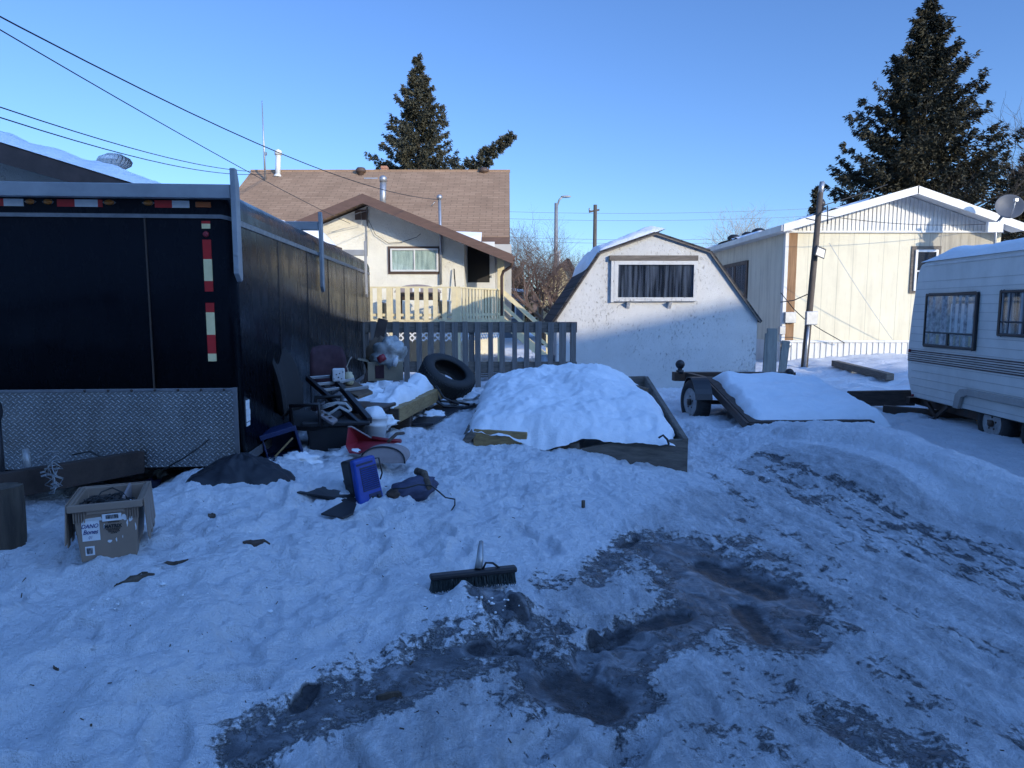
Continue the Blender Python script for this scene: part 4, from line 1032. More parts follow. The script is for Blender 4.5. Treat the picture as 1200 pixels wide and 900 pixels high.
window(mh, Vector((MX0 - .014 - MO.x, 4.1, 2.52)), 2.2, .95, R(-90), M_ventb, .12, .05, M_dglass, M_blind, mull=(0,))
for px, py, w, h, m in ((928, 372, .30, .30, M_galv), (918.5, 387, .16, .22, M_galv)):
    p = W(px - 3, py, 18.76) - MO; MB().box(p.x - w / 2, p.x + w / 2, -.14, -.02, p.z - h / 2, p.z + h / 2).build('meter_box', m, mh, .012)
p = W(925, 404, 18.7) - MO
MB().lathe([(.085, 0), (.085, .06), (.07, .10), (.001, .11)], 16, Matrix.Translation((p.x, -.02, p.z)) @ Matrix.Rotation(R(90), 4, 'X')).build('electric_meter', M_glass if False else M_galv, mh)
# vents on the home's dark roof
for px, py, Y, s in ((860, 281, 28, .2), (876, 278, 27, .18), (889, 274, 26, .2), (963, 242, 19.6, .07)):
    p = W(px, py, Y) - MO
    MB().lathe([(s * .7, -.35), (s * .7, 0), (s * 1.3, .02), (s * 1.25, .12), (s * .6, .2), (.001, .21)], 14, Matrix.Translation(p)).build('roof_vent', M_blackp, mh)
def msn(u, v):
    x = MX0 - .3 + 2.5 * u; Y = 18.4 + 11 * v; return (x, Y, mp + .17 - (mp - mz) * (xp - x) / (xp - MX0))
def patchy(name, label, base, nu, nv, th, thr, seed):
    vsx = [[None] * nu for _ in range(nv)]; q = MB(); idx = {}; vsl = []; fs = []
    def val(i, j):
        u, v = i / (nu - 1), j / (nv - 1); p = Vector(base(u, v)); return p, fb(p.x * 1.0 + seed, p.y * .5, 1.1) - thr
    cache = {(i, j): val(i, j) for i in range(nu) for j in range(nv)}
    for (i, j), (p, k) in cache.items():
        idx[(i, j)] = len(vsl); vsl.append(p + Vector((0, 0, max(-.03, min(1, k * 4)) * th)))
    for j in range(nv - 1):
        for i in range(nu - 1):
            if max(cache[(i + a, j + b)][1] for a in (0, 1) for b in (0, 1)) > 0: fs.append((idx[(i, j)], idx[(i + 1, j)], idx[(i + 1, j + 1)], idx[(i, j + 1)]))
    q.add(vsl, fs, 0, True); return tag(q.build(name, SNOW), label, 'snow', None, 'stuff')
patchy('snow', 'patchy thin snow on the dark roof of the mobile home', msn, 60, 120, .06, -.02, 4)
def msn2(u, v):
    x = 11.3 + 2.3 * u; Y = 18.22 + 2.5 * v; return (x, Y, mp + .17 - (mp - mz) * (x - xp) / (MX1 - xp))
snow_sheet('snow', 'snow left along the right end of the mobile home roof edge', msn2, 40, 30, .10, 14, .6, .2)

# satellite dish on a mast at the right end of the mobile home
dsh = thing('satellite_dish', 'round dark satellite dish on a mast by the mobile home gable', 'satellite dish', tuple(W(1166, 282, 17.6)))
dO = Vector(dsh.location)
P0, P1 = W(1166, 264, 17.6) - dO, W(1180, 246, 17.6) - dO
MB().tube([(0, 0, -.5), (0, 0, .15), tuple(P0), tuple(P1)], .035, 10).build('mast', M_galv, dsh)
MB().box(-.24, .16, -.05, .05, .20, .46).build('bracket', M_white, dsh, .02)
Mx = Matrix.Translation(W(1183, 242, 17.5) - dO) @ Matrix.Rotation(R(-18), 4, 'Z') @ Matrix.Rotation(R(72), 4, 'X')
MB().lathe([(.001, -.075), (.12, -.068), (.22, -.04), (.32, .0), (.325, .012), (.315, .012), (.22, -.028), (.001, -.06)], 40, Mx).build('reflector', M_dish, dsh)
MB().tube([Mx @ Vector((0, -.30, 0)), Mx @ Vector((0, -.2, .22)), Mx @ Vector((0, -.04, .36))], .014, 8).box(*(lambda p: (p.x - .035, p.x + .035, p.y - .05, p.y + .03, p.z - .03, p.z + .04))(Mx @ Vector((0, -.02, .38)))).build('feed_arm', M_galv, dsh)

# leaning pole with flood light
a, b = W(942, 436, 17), W(961.5, 226, 17)
a.z = gz(a.x, a.y) - .1
pl = thing('utility_post', 'leaning wooden service post with floodlight and meter box by the mobile home', 'post', tuple(a))
MB().tube([(0, 0, 0), tuple((b - a) * .5), tuple(b - a)], [.085, .078, .066], 14).build('shaft', M_pole, pl)
f = (b - a)
p = f * .665
fl = MB(); fl.prism([(p.x - .10, p.y - .22, p.z - .06), (p.x + .14, p.y - .22, p.z - .16), (p.x + .19, p.y - .20, p.z + .08), (p.x - .04, p.y - .20, p.z + .17)], (0, .09, .03)); fo = fl.build('floodlight', M_blackp, pl, .012)
MB().prism([(p.x - .07, p.y - .228, p.z - .04), (p.x + .12, p.y - .228, p.z - .12), (p.x + .15, p.y - .21, p.z + .06), (p.x - .02, p.y - .21, p.z + .13)], (0, .004, 0)).build('lens', M_tapec, fo)
MB().tube([p + Vector((.05, -.13, 0)), p + Vector((.02, -.03, .1))], .018, 8).build('arm', M_blackp, fo)
p = f * .30; MB().box(p.x - .14, p.x + .14, p.y - .19, p.y - .085, p.z - .16, p.z + .17).build('meter_box', M_galv, pl, .015)
MB().tube([f * .02 + Vector((-.03, -.10, 0)), f * .26 + Vector((-.03, -.10, 0))], .035, 10).build('conduit', M_galv, pl)
MB().tube([f * .86 + Vector((-.3, 0, .0)), f * .86 + Vector((-.12, -.1, -.06)), f * .88 + Vector((.0, -.1, .0)), f * .9 + Vector((.16, -.1, .12)), f * .84 + Vector((.2, -.1, -.06))], .014, 6).build('insulator_bracket', M_blackp, pl)
MB().tube([f * .99, f * 1.06 + Vector((.02, 0, 0))], .06, 12).build('pipe_cap', M_galv, pl)

# ------------------------------------------------------------------ cables
def sag(p, q, s, n=18):
    p, q = Vector(p), Vector(q); return [p.lerp(q, i / n) - Vector((0, 0, s * 4 * (i / n) * (1 - i / n))) for i in range(n + 1)]
def cable(pts, r, label, m=M_wire, group=None, name='cable'):
    return tag(MB().tube(pts, r, 5, 0).build(name, m), label, 'cable', group)
ms = W(515, 234, AY)
cable([W(-150, -55, 5.2)] + sag(W(-80, -23, 6), ms, .38)[0:], .008, 'thick black cable running from the upper left to the mast of the house')
cable(sag(W(-120, -36, 6.2), W(410, 262, 20), .10), .007, 'straight thin cable crossing below the thick one above the trailer')
cable(sag(W(-60, 105, 9), W(318, 201, 28), .3), .010, 'upper of two faint wires ending at the roof antenna', None or M_wire)
cable(sag(W(-60, 118, 9), W(318, 203, 28), .35), .010, 'lower of two faint wires ending at the roof antenna')
tp = b
cable(sag(W(963, 241, 16.95), W(1040, 216, 18.2), .02), .012, 'cable from the service post up to the gable of the mobile home')
cable(sag(W(962, 252, 16.95), W(1165, 262, 18.2), .12), .008, 'sagging wire along the mobile home gable')
cable(sag(W(972, 285, 17.2), W(1046, 398, 18.6), .05), .008, 'pale straight wire slanting down the cream end wall', M_wwire)
cable([W(946, 345, 16.9), W(930, 352, 18), W(915, 354, 18.7)], .014, 'short black cable from the post to the corner meter')
cable([W(915, 343, 18.74), W(930, 362, 18.5), W(943, 374, 17.1), W(965, 388, 18.2), W(990, 402, 18.6)], .012, 'dark cable hanging across the wall behind the service post')
cable([W(388, 272, 20.2), W(424, 263, 20.1), W(423, 248, 20.2), W(412, 252, 20.2), W(430, 247, 20.1)], .008, 'loops of pale wire under the gable vent', M_wwire)
cable([W(432, 258, 20.22), W(440, 275, 20.22), W(455, 285, 20.22), W(470, 284, 20.22), W(488, 278, 20.22), W(493, 274, 20.22)], .008, 'thin wire hanging on the stucco wall over the window')
for k, (pa, pb) in enumerate(((243, 241), (251, 250), (272, 274), (276, 279))):
    cable(sag(W(480, pa, 52), W(1010, pb, 52), .5), .012, ['topmost faint power line above the shed', 'second faint power line from the top above the shed', 'third faint power line just above the shed roof', 'lowest faint power line just above the shed roof'][k], mat('far_wire', (.16, .17, .19), (.13, .14, .15), .6) if k == 0 else MATS['far_wire'], 'distant power lines')
# street lamp and utility pole
p0, p1 = W(651, 362, 40), W(651.5, 238, 40)
sl = thing('street_lamp', 'tall grey street lamp with angled arm behind the bare tree', 'street lamp', (p0.x, 40, 0))
MB().tube([(0, 0, -.1), (0, 0, p1.z)], [.14, .10], 12).build('pole', M_polem, sl)
q = W(660, 230, 40)
MB().tube([(0, 0, p1.z - .3), (.18, 0, p1.z + .2), (q.x - p0.x, 0, q.z)], .05, 8).build('arm', M_polem, sl)
MB().blob((q.x - p0.x + .15, 0, q.z - .02), (.30, .12, .07), 3, .05).build('lamp_head', M_rim, sl)
p0, p1 = W(696, 362, 50), W(697, 240, 50)
ut = thing('utility_pole', 'brown wooden utility pole behind the shed roof', 'utility pole', (p0.x, 50, 0))
MB().tube([(0, 0, -.1), (0, 0, p1.z)], [.17, .13], 12).build('pole', M_pole, ut)
MB().bar((-.45, 0, p1.z - .5), (.3, 0, p1.z - .35), .1, .12).build('crossarm', M_pole, ut)
for x in (-.4, .0): MB().lathe([(.06, 0), (.08, .12), (.05, .22), (.001, .23)], 8, Matrix.Translation((x, 0, p1.z - .44))).build('insulator', M_galv, ut)
# small buildings seen through the gap
gh = thing('garage', 'small cream gabled garage beyond the shed', 'garage', (W(655, 362, 34).x, 34, 0))
x0, x1 = W(634, 362, 34).x, W(676, 362, 34).x; ox = gh.location.x
MB().prism([(x0 - ox, 0, -.1), (x1 - ox, 0, -.1), (x1 - ox, 0, 2.7), ((x0 + x1) / 2 + .4 - ox, 0, 3.9), (x0 - ox, 0, 2.6)], (0, 5, 0)).build('wall', M_cream, gh)
xm = (x0 + x1) / 2 + .4
rr2 = MB(); rr2.bar((x0 - .3 - ox, 2.4, 2.5), (xm - ox, 2.4, 4.02), 5.6, .12); rr2.bar((xm - ox, 2.4, 4.02), (x1 + .3 - ox, 2.4, 2.6), 5.6, .12); rr2.build('roof', M_darkroof, gh)
MB().tube([(.2, 3, 3.6), (.2, 3, 4.7)], .06, 8).build('vent_pipe', M_white, gh)
g2 = thing('house', 'small grey sided house with white trim far behind the deck stairs', 'house', (W(601, 362, 38).x, 38, 0))
MB().box(-3.2, .6, 0, 5, -.1, 2.6).build('wall', M_greyhouse, g2)
r2 = MB(); r2.bar((-3.4, 2.5, 3.1), (.85, 2.5, 2.55), 5.6, .15); r2.build('roof', SNOW, g2)
window(g2, Vector((-.15, 0, 1.6)), .5, .9, 0, M_white, .08, .06, M_dglass, None)
MB().box(.55, .65, -.03, .05, -.05, 2.55).build('corner_trim', M_cream, g2)

# ------------------------------------------------------------------ trees
def np_mesh(name, V, Fc, m, parent=None):
    """V (n,3), Fc (k,3) triangles"""
    me = bpy.data.meshes.new(name); me.vertices.add(len(V)); me.vertices.foreach_set('co', np.asarray(V, np.float32).ravel())
    me.loops.add(Fc.size); me.loops.foreach_set('vertex_index', Fc.ravel().astype(np.int32))
    me.polygons.add(len(Fc)); me.polygons.foreach_set('loop_start', np.arange(len(Fc), dtype=np.int32) * 3)
    me.update(calc_edges=True); me.validate(); me.materials.append(m)
    o = bpy.data.objects.new(name, me); col.objects.link(o)
    if parent: o.parent = parent
    return o
def spruce(loc, Hh, Rr, seed, label, group=None, z0=.6, step=.36, per=9, sprays=30, size=1.0, m=M_fol, lean=0.0, power=.8):
    rg = np.random.default_rng(seed)
    t = thing('spruce_tree', label, 'tree', tuple(loc), 0, group, (0, R(lean), rg.uniform(0, 6)) if not lean else (0, R(lean), 0))
    MB().tube([(0, 0, -.2), (0, 0, Hh * .5), (0, 0, Hh * .98)], [Hh * .017, Hh * .010, .012], 8).build('trunk', M_bark, t)
    V = []; limbs = MB()
    z = z0
    while z < Hh * .985:
        f = z / Hh; base = Rr * (1 - f) ** power * (1 if f > .12 else .8)
        nb = max(4, int(per * (1 - .45 * f)))
        off = rg.uniform(0, 6.28)
        for k in range(nb):
            a = off + 6.283 * k / nb + rg.normal(0, .22)
            L = max(.16, base * rg.choice([rg.uniform(.55, .85), rg.uniform(.8, 1.12), rg.uniform(1.0, 1.28)], p=[.35, .45, .20]))
            dr = -.30 * (1 - f) + .35 * f + rg.normal(0, .07)
            d = np.array([math.cos(a), math.sin(a), 0]); sd = np.array([-math.sin(a), math.cos(a), 0])
            zz = z + rg.uniform(-.5, .5) * step
            def pt(s): return d * (L * s) + np.array([0, 0, zz + L * (dr * s + .24 * s * s * (1 if f < .8 else .4) + .10 * s ** 4)])
            if L > .5 and limbs is not None and k % 2 == 0:
                limbs.tube([pt(0), pt(.5), pt(.92)], [.035 * L / 2 + .01, .02 * L / 2 + .008, .006], 4, 0, False)
            ns = max(6, int(sprays * (L / Rr) ** .8))
            s = rg.uniform(.10, 1.0, ns) ** .75
            wid = .20 * L * (1 - .75 * s) + .07
            ctr = np.stack([pt(x) for x in s]) + sd * (rg.uniform(-1, 1, ns) * wid)[:, None] + np.array([0, 0, 1]) * (rg.uniform(-.55, .16, ns) * (.12 + .10 * L))[:, None]
            # each spray: hand of 5 slender needles-clumps
            for q in range(8):
                n = ns
                out = d[None] * rg.uniform(.3, 1.3, n)[:, None] + sd[None] * rg.normal(0, .75, n)[:, None] + np.array([0, 0, 1])[None] * rg.normal(-.35, .5, n)[:, None]
                out /= np.linalg.norm(out, axis=1)[:, None]
                ln = rg.uniform(.10, .24, n)[:, None] * size
                up = rg.normal(0, 1, (n, 3)); w = np.cross(out, up); w /= np.linalg.norm(w, axis=1)[:, None] + 1e-9
                w *= rg.uniform(.016, .040, n)[:, None] * size
                st = ctr + rg.normal(0, .045 * size, (n, 3))
                V.append(np.stack([st - w * .6, st + w * .6, st + out * ln * .55 + w, st + out * ln, st + out * ln * .55 - w], 1).reshape(-1, 3))
        z += step * (1 - .45 * f)
    V = np.concatenate(V); k = len(V) // 5
    b = np.arange(k) * 5
    Fc = np.concatenate([np.stack([b, b + 1, b + 2], 1), np.stack([b, b + 2, b + 4], 1), np.stack([b + 4, b + 2, b + 3], 1)])
    np_mesh('crown', V, Fc, m, t)
    if limbs.v: limbs.build('branches', M_bark, t)
    print('spruce', len(Fc))
    return t
def at_ground(px, Y): p = W(px, 362, Y); return Vector((p.x, Y, 0))
spruce(at_ground(1068, 31), W(1093, -6, 31).z, 6.0, 5, 'huge dark spruce rising behind the mobile home', None, 1.2, .42, 12, 110, .95, M_fol, power=.97)
spruce(at_ground(1192, 33), 8.8, 3.6, 6, 'lower dark spruce at the right edge of the photo behind the satellite dish', None, 1.0, .44, 9, 60, 1.05, M_fol)
spruce(at_ground(493, 40), W(488, 62, 40).z, 5.4, 8, 'tall narrow spruce rising behind the brown house roof', None, 5.5, .40, 11, 90, 1.0, M_fol2, power=1.0)
spruce(at_ground(949.5, 46), 9.6, 2.0, 9, 'small distant spruce tip behind the service post', None, 4.5, .34, 8, 40, 1.0, M_fol, power=1.0)
# bent spruce top beyond the roof
lt = spruce(W(535, 215, 36) - Vector((0, 0, 0)), 3.9, .62, 12, 'small leaning spruce top bent to the right over the brown roof', None, .2, .30, 5, 22, .95, M_fol2, lean=50, power=.6)

def bare_tree(loc, hgt, seed, label, m, spread=.62, levels=6, r0=.14, lean=0, group=None, trunk_f=.16):
    rg = random.Random(seed); tr_ = MB(); br = MB()
    t = thing('bare_tree', label, 'tree', tuple(loc), 0, group)
    def grow(p, d, L, r, lv):
        n = 3; pts = [p]; dd = d.copy()
        for i in range(n):
            dd = (dd + Vector((rg.gauss(0, .16), rg.gauss(0, .16), rg.gauss(.03, .10)))).normalized(); pts.append(pts[-1] + dd * L / n)
        rr = [r, r * .88, r * .76, r * .64]
        (tr_ if lv < 2 else br).tube(pts, rr, 7 if lv < 2 else (4 if lv < 4 else 3), 0, False)
        if lv >= levels: return
        for k in range(rg.choice([2, 3, 3]) if lv < 4 else rg.choice([2, 3])):
            ax = Vector((rg.gauss(0, 1), rg.gauss(0, 1), rg.gauss(0, .5))); ax = (ax - dd * ax.dot(dd)).normalized()
            nd_ = (dd + ax * rg.uniform(spread * .6, spread * 1.4) + Vector((0, 0, .10))).normalized()
            grow(pts[-1 if rg.random() < .7 else 2], nd_, L * rg.uniform(.66, .92), r * rg.uniform(.5, .68), lv + 1)
    for k in range(3):
        a = 2.1 * k + rg.random()
        grow(Vector((.1 * math.cos(a), .1 * math.sin(a), -.1)), Vector((math.cos(a) * .32, math.sin(a) * .32, 1)).normalized(), hgt * .23, r0, 0)
    tr_.build('trunk', M_bark, t); br.build('branches', m, t)
    return t
bare_tree(at_ground(642, 30), 5.8, 21, 'leafless reddish tree between the house and the shed', M_twig, .72, 8, .13)
bare_tree(at_ground(664, 33), 5.8, 25, 'reddish leafless tree behind the street lamp beside the shed', M_twig, .68, 8, .11)
bare_tree(at_ground(872, 60), 11.2, 23, 'pale frosted bare tree far beyond the mobile home roof', M_frost, .7, 7, .16)
bare_tree(at_ground(908, 64), 11.4, 29, 'pale bare tree left of the small distant spruce', M_frost, .7, 7, .16)
bare_tree(at_ground(1222, 30), 12, 31, 'bare dark tree reaching in at the right edge', M_bark, .6, 7, .18)
spruce(at_ground(604, 60), 5.2, 2.2, 33, 'low dark evergreen beyond the small grey house', None, .3, .45, 8, 26, 1.9, M_fol)
# distant tree belt and houses along the horizon
rg = np.random.default_rng(77); V = []
for k in range(2600):
    a = rg.uniform(-1.1, 1.1); r_ = rg.uniform(130, 170); x, y = r_ * math.sin(a), r_ * math.cos(a); hh = 2.5 + 4 * abs(math.sin(a * 23) * math.sin(a * 7.3)) + rg.uniform(0, 1.5)
    for q in range(3):
        z = rg.uniform(0, hh); w = rg.uniform(.6, 1.6); V += [(x - w, y, z - .2), (x + w, y + rg.uniform(-1, 1), z), (x + rg.uniform(-.5, .5), y, z + rg.uniform(.8, 2.2))]
o = np_mesh('distant_trees', np.array(V), np.arange(len(V)).reshape(-1, 3), M_twig); tag(o, 'hazy belt of bare trees along the horizon', 'trees', None, 'stuff')

# ------------------------------------------------------------------ travel trailer (camper)
CA = R(-2.86)
# local frame: x outwards = -x side at 0 ; origin at far lower corner of the visible side
cp = thing('camper', 'white travel trailer with dark striped siding and snow on its roof', 'camper', (5.81, 10.0, 0), CA)
CL = 5.3; CW = 2.3
def cyz(d): return -(d)  # distance along the side towards the camera
prof = [(.16, .33), (.02, .60), (-.03, .98), (.02, 1.5), (.09, 1.95), (.13, 2.12), (.20, 2.22), (.33, 2.26), (CL - .2, 2.30), (CL - .05, 2.2), (CL, 2.0), (CL + .1, 1.0), (CL - .1, .33)]
cb_ = MB(); cb_.prism([(0, -d, z) for d, z in prof], (CW, 0, 0)); cb_.build('body', M_camper, cp, .025, segs=3)
# thin horizontal siding laps, their shade put into a darker colour
lap = MB()
for k in range(18):
    z = .40 + k * .105
    if z > 2.05: break
    d0 = .17 - min(.15, z * .12) if z < 1.2 else .02 + max(0, z - 1.5) * .17
    lap.box(-.0035, .0, -CL + .05, -d0 - .03, z, z + .007)
lap.build('siding_laps', mat('siding_shadow', (.50, .49, .46), (.42, .41, .39), .6), cp)
st_ = MB()
for k, z in enumerate((1.005, .975, .945, .915, .885, .86)):
    st_.box(-.006, -.0005, -CL, -.0, z - (.011 if k in (0, 5) else .006), z + (.006))
st_.build('stripe', M_stripe, cp)
MB().box(-.012, .0, -CL, -.3, 2.19, 2.225).build('roof_trim', M_white, cp, .004)
def cwin(d0, d1, z0, z1, mull, bars, cur):
    f = window(cp, Vector((-.004, -(d0 + d1) / 2, (z0 + z1) / 2)), d1 - d0, z1 - z0, R(-90), M_blackp, .035, .035, M_glass, cur, mull, bars, .012, .008)
    return f
wA = cwin(.46, 1.55, 1.12, 1.77, (), (-.165,), M_lace)
MB().box(-.02, .02, -.034, -.004, -.325, -.17).build('mullion', M_blackp, wA)
wB = MB()
for k in range(9): wB.box(-.52 + k * .12, -.45 + k * .12, -.0195, -.0185, -.31, -.19)
wB.build('lower_curtain', mat('tan_curtain', (.55, .47, .30), (.40, .33, .2), .9), wA)
MB().box(.02, .5, -.0200, -.0190, -.15, .22).build('pale_drape', M_paper, wA)
MB().box(-.52, -.22, -.0200, -.0190, -.15, .31).build('pale_drape', M_lace, wA)
wB2 = cwin(2.02, 3.0, 1.32, 1.78, (-.08,), (-.10,), M_curt)
# fender and wheels
fe = MB(); FD0, FD1 = 1.25, 3.6
pf = [(FD0, .33), (FD0 + .03, .50), (FD0 + .12, .585), (FD0 + .24, .60), (FD1 - .2, .60), (FD1, .45), (FD1, .33), (FD1 - .08, .33), (FD1 - .1, .44), (FD1 - .26, .52), (FD0 + .26, .52), (FD0 + .16, .48), (FD0 + .11, .33)]
fe.prism([(-.05, -d, z) for d, z in pf], (.045, 0, 0)); fe.build('fender', M_fender, cp, .008)
for d in (1.92, 2.70):
    wheel(cp, (.12, -d, .235), .29, .19, M_rim, 0, .60, 5, -1)
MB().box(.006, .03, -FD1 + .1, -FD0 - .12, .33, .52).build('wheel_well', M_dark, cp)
MB().box(.15, .25, -CL + .2, -.0, .20, .325).box(2.0, 2.1, -CL + .2, -.0, .20, .325).build('chassis_rail', M_steel, cp, .005)
jk = MB()
for x in (.35,):
    jk.bar((.05, -.45, .32), (.05, -.75, .12), .035, .05); jk.bar((.05, -1.0, .32), (.05, -.72, .12), .035, .05); jk.bar((.05, -.45, .32), (.05, -.72, .33), .035, .03); jk.box(.0, .10, -.82, -.62, -.02, .10)
jk.build('stabiliser_jack', M_steel, cp)
MB().lathe([(.02, 0), (.02, .02), (.001, .03)], 10, Matrix.Translation((-.005, -.06, 1.0)) @ Matrix.Rotation(R(-90), 4, 'Y')).build('marker_light', M_redp, cp)
MB().lathe([(.018, 0), (.018, .02), (.001, .03)], 10, Matrix.Translation((-.005, -.22, .36)) @ Matrix.Rotation(R(-90), 4, 'Y')).build('marker_light', M_redp, cp)
MB().box(.0, CW, -.12, -.02, .22, .315).build('rear_bumper', M_steel, cp, .006)
Mc = Matrix.Translation(cp.location) @ Matrix.Rotation(CA, 4, 'Z')
snow_sheet('snow', 'smooth snow blanket on the roof of the camper', lambda u, v: Mc @ Vector((-.02 + CW * u, -.22 - 5.0 * v, 2.265)), 40, 80, .16, 17, .25, .09)
# dark beam by its end
a, b = W(993, 467, 10.6), W(1072, 466, 10.15)
tag(MB().bar(a, b, .12, .23).build('beam', M_darkwood, None, .012), 'thick dark timber beam lying at the left end of the camper', 'beam')
a, b = W(1035, 476, 9.9), W(1140, 489, 9.3)
tag(MB().bar((a.x, a.y, .13), (b.x, b.y, .10), .10, .14).build('beam', M_steel, None, .008), 'lower dark steel beam under the end of the camper', 'beam')
# timber on the sunlit snow by the mobile home
a, b = W(978, 430, 16.3), W(1043, 446, 13.6)
a.z = gz(a.x, a.y) + .08; b.z = gz(b.x, b.y) + .08
tag(MB().bar(a, b, .16, .14).build('beam', M_greyplank, None, .01), 'long weathered timber lying in the sunlit snow before the skirting', 'beam')

# ------------------------------------------------------------------ tilted utility trailer under snow
ut_ = thing('utility_trailer', 'tilted flat utility trailer buried under snow by the shed', 'trailer', (3.3, 9.3, 0))
UO = Vector((3.3, 9.3, 0))
A_, B_ = W(826, 446, 10.3), W(878, 501, 8.0); C_, D_ = W(1022, 499, 8.05), Vector((4.35, 10.35, A_.z - .06))
fr_ = MB()
for p, q in ((A_, B_), (B_, C_), (C_, D_), (D_, A_)): fr_.bar(p - UO, q - UO, .06, .11)
for f in (.3, .6): fr_.bar(A_.lerp(B_, f) - UO, D_.lerp(C_, f) - UO, .05, .07)
fr_.build('frame', M_steel, ut_, .006)
dkk = MB(); z_ = Vector((0, 0, .035)); dkk.prism([A_ + z_ - UO, B_ + z_ - UO, C_ + z_ - UO, D_ + z_ - UO], (0, 0, .03)); dkk.build('deck', M_darkwood, ut_)
wheel(ut_, W(815, 471, 9.75) - UO, .325, .19, M_rim, R(12), .62, 8, -1)
wheel(ut_, Vector((4.50, 9.75, .24)) - UO, .25, .19, M_rim, 0, .62, 8, 1)
MB().tube([W(815, 471, 9.75) - UO, Vector((4.50, 9.75, .24)) - UO], .03, 8).build('axle', M_steel, ut_)
wc_ = W(815, 471, 9.75) - UO
fd = MB()
ar = [(wc_.y + .37 * math.cos(a), wc_.z + .36 * math.sin(a)) for a in [R(k * 13 + 12) for k in range(13)]]
for (y0, z0), (y1, z1) in zip(ar[:-1], ar[1:]): fd.bar((wc_.x + .02, y0, z0), (wc_.x + .02, y1, z1), .24, .012)
fd.build('fender', M_blackp, ut_)
xb = MB(); p, q = W(789, 441, 10.6), W(930, 441, 11.0)
xb.bar(p - UO, q - UO, .12, .14); xb.bar(W(806, 441, 10.6) - UO, A_ - UO, .10, .12); xb.build('hitch_bar', M_steel, ut_, .008)
for px, py, Y in ((797, 427, 10.6), (925, 437, 10.95)):
    c = W(px, py, Y) - UO; q = MB().blob(c, (.072, .072, .072), 1, 0, n=22); q.tube([c + Vector((0, 0, -.17)), c], .035, 12); q.tube([c + Vector((0, 0, -.14)), c + Vector((0, 0, -.09))], .06, 12); q.build('post_ball', M_blackp, ut_)
def usn(u, v):
    P = (A_.lerp(B_, v)).lerp(D_.lerp(C_, v), u); P.x += .07 + .06 * fb(v * 4, 1.1) * (1 - u); P.y -= .05; P.z += .05; return P
o = snow_sheet('snow', 'long drift of snow covering the tilted utility trailer', lambda u, v: usn(u * 1.12, .02 + v * .95) + Vector((0, 0, -.06 * v)), 70, 80, .17, 23, .34, .07)

# ------------------------------------------------------------------ raised bed full of snow
rb = thing('raised_bed', 'wooden plank box full of heaped snow in the yard', 'planter', (.6, 7.6, 0))
RO = Vector((.6, 7.6, 0))
FL, FR = W(553, 515, 6.75), W(803, 529, 6.4); BL, BR = W(577, 457, 9.2), W(757, 452, 9.0)
def wall(p, q, h, t, m, parent=rb, nm='board'):
    return MB().bar(p - RO, q - RO, t, h).build(nm, m, parent, .008)
wall(FL + Vector((.55, -.10, -.02)), FL + Vector((.02, 0, 0)), .22, .05, M_yellowwood)
MB().prism([FL.lerp(FR, .50) + Vector((0, -.02, -.04)) - RO, FL.lerp(FR, .66) + Vector((0, -.02, .05)) - RO, FR + Vector((.02, -.02, .12)) - RO, FR + Vector((.02, -.02, -.25)) - RO, FL.lerp(FR, .50) + Vector((0, -.02, -.25)) - RO], (.015, .06, 0)).build('board', M_greyplank, rb, .008)
wall(FL.lerp(FR, .24) + Vector((0, 0.02, -.12)), FL.lerp(FR, .52) + Vector((0, .0, -.08)), .22, .05, M_greyplank)
o = wall(FR, BR, .26, .05, M_greyplank)
MB().bar(FL + Vector((-.06, -.02, -.02)) - RO, BL + Vector((-.02, 0, .0)) - RO, .07, .25, 0, (.5, 0, .6)).build('board', M_greyplank, rb, .008)
wall(BL, BR, .26, .05, M_greyplank)
MB().tube([W(772, 513, 6.36) - RO, W(777, 510, 6.34) - RO, W(782, 515, 6.33) - RO, W(784, 521, 6.33) - RO], .011, 6).build('bent_wire', M_wire, rb)
wall(W(737, 453, 8.8), W(758, 459, 8.3), .09, .05, M_brown)
def rsn(u, v):
    P = (FL.lerp(BL, v)).lerp(FR.lerp(BR, v), u); return P
def rsnow(u, v):
    uu, vv = u * 1.0, -.015 + v * 1.05
    P = rsn(-.03 + uu * 1.0, vv)
    e = min(u / .10, (1 - u) / .09, 1); e = max(0, e); ev_ = max(0, min(v / .16, (1 - v) / .2, 1))
    k = math.sin(e * 1.5708) ** .55 * math.sin(ev_ * 1.5708) ** .7
    dome = .15 + .13 * math.exp(-((u - .42) / .40) ** 4) * min(1, v * 1.5)
    P = P + Vector((0, 0, .07 + k * dome * (1 + .34 * fb(P.x * 1.6, P.y * 1.6, 1, 5)) + .022 * fb(P.x * 4, P.y * 4) + .012 * fb(P.x * 13, P.y * 13)))
    # slump over the front middle of the box
    if .18 < u < .58: P.z -= max(0, 1 - v / .10) * .10 * math.sin((u - .18) / .40 * math.pi); P.y -= max(0, 1 - v / .12) * .05 * math.sin((u - .18) / .40 * math.pi)
    P.x += .07 * fb(P.y * 2.3, 1.7) * (1 - k); P.z += .05 * (.25 - abs(fb(P.x * 2.4 + 5, P.y * 2.4))) * k
    P.y += .05 * fb(P.x * 3.1, 4.7) * (1 - ev_)
    if v > .55 and u > .86: P.z -= .10 * min(1, (u - .86) / .08) * min(1, (v - .55) / .1)
    return P
q = MB(); q.grid(110, 110, rsnow); tag(q.build('snow_mound', SNOW), 'big rounded mound of snow heaped in the plank box', 'snow', None, 'stuff')

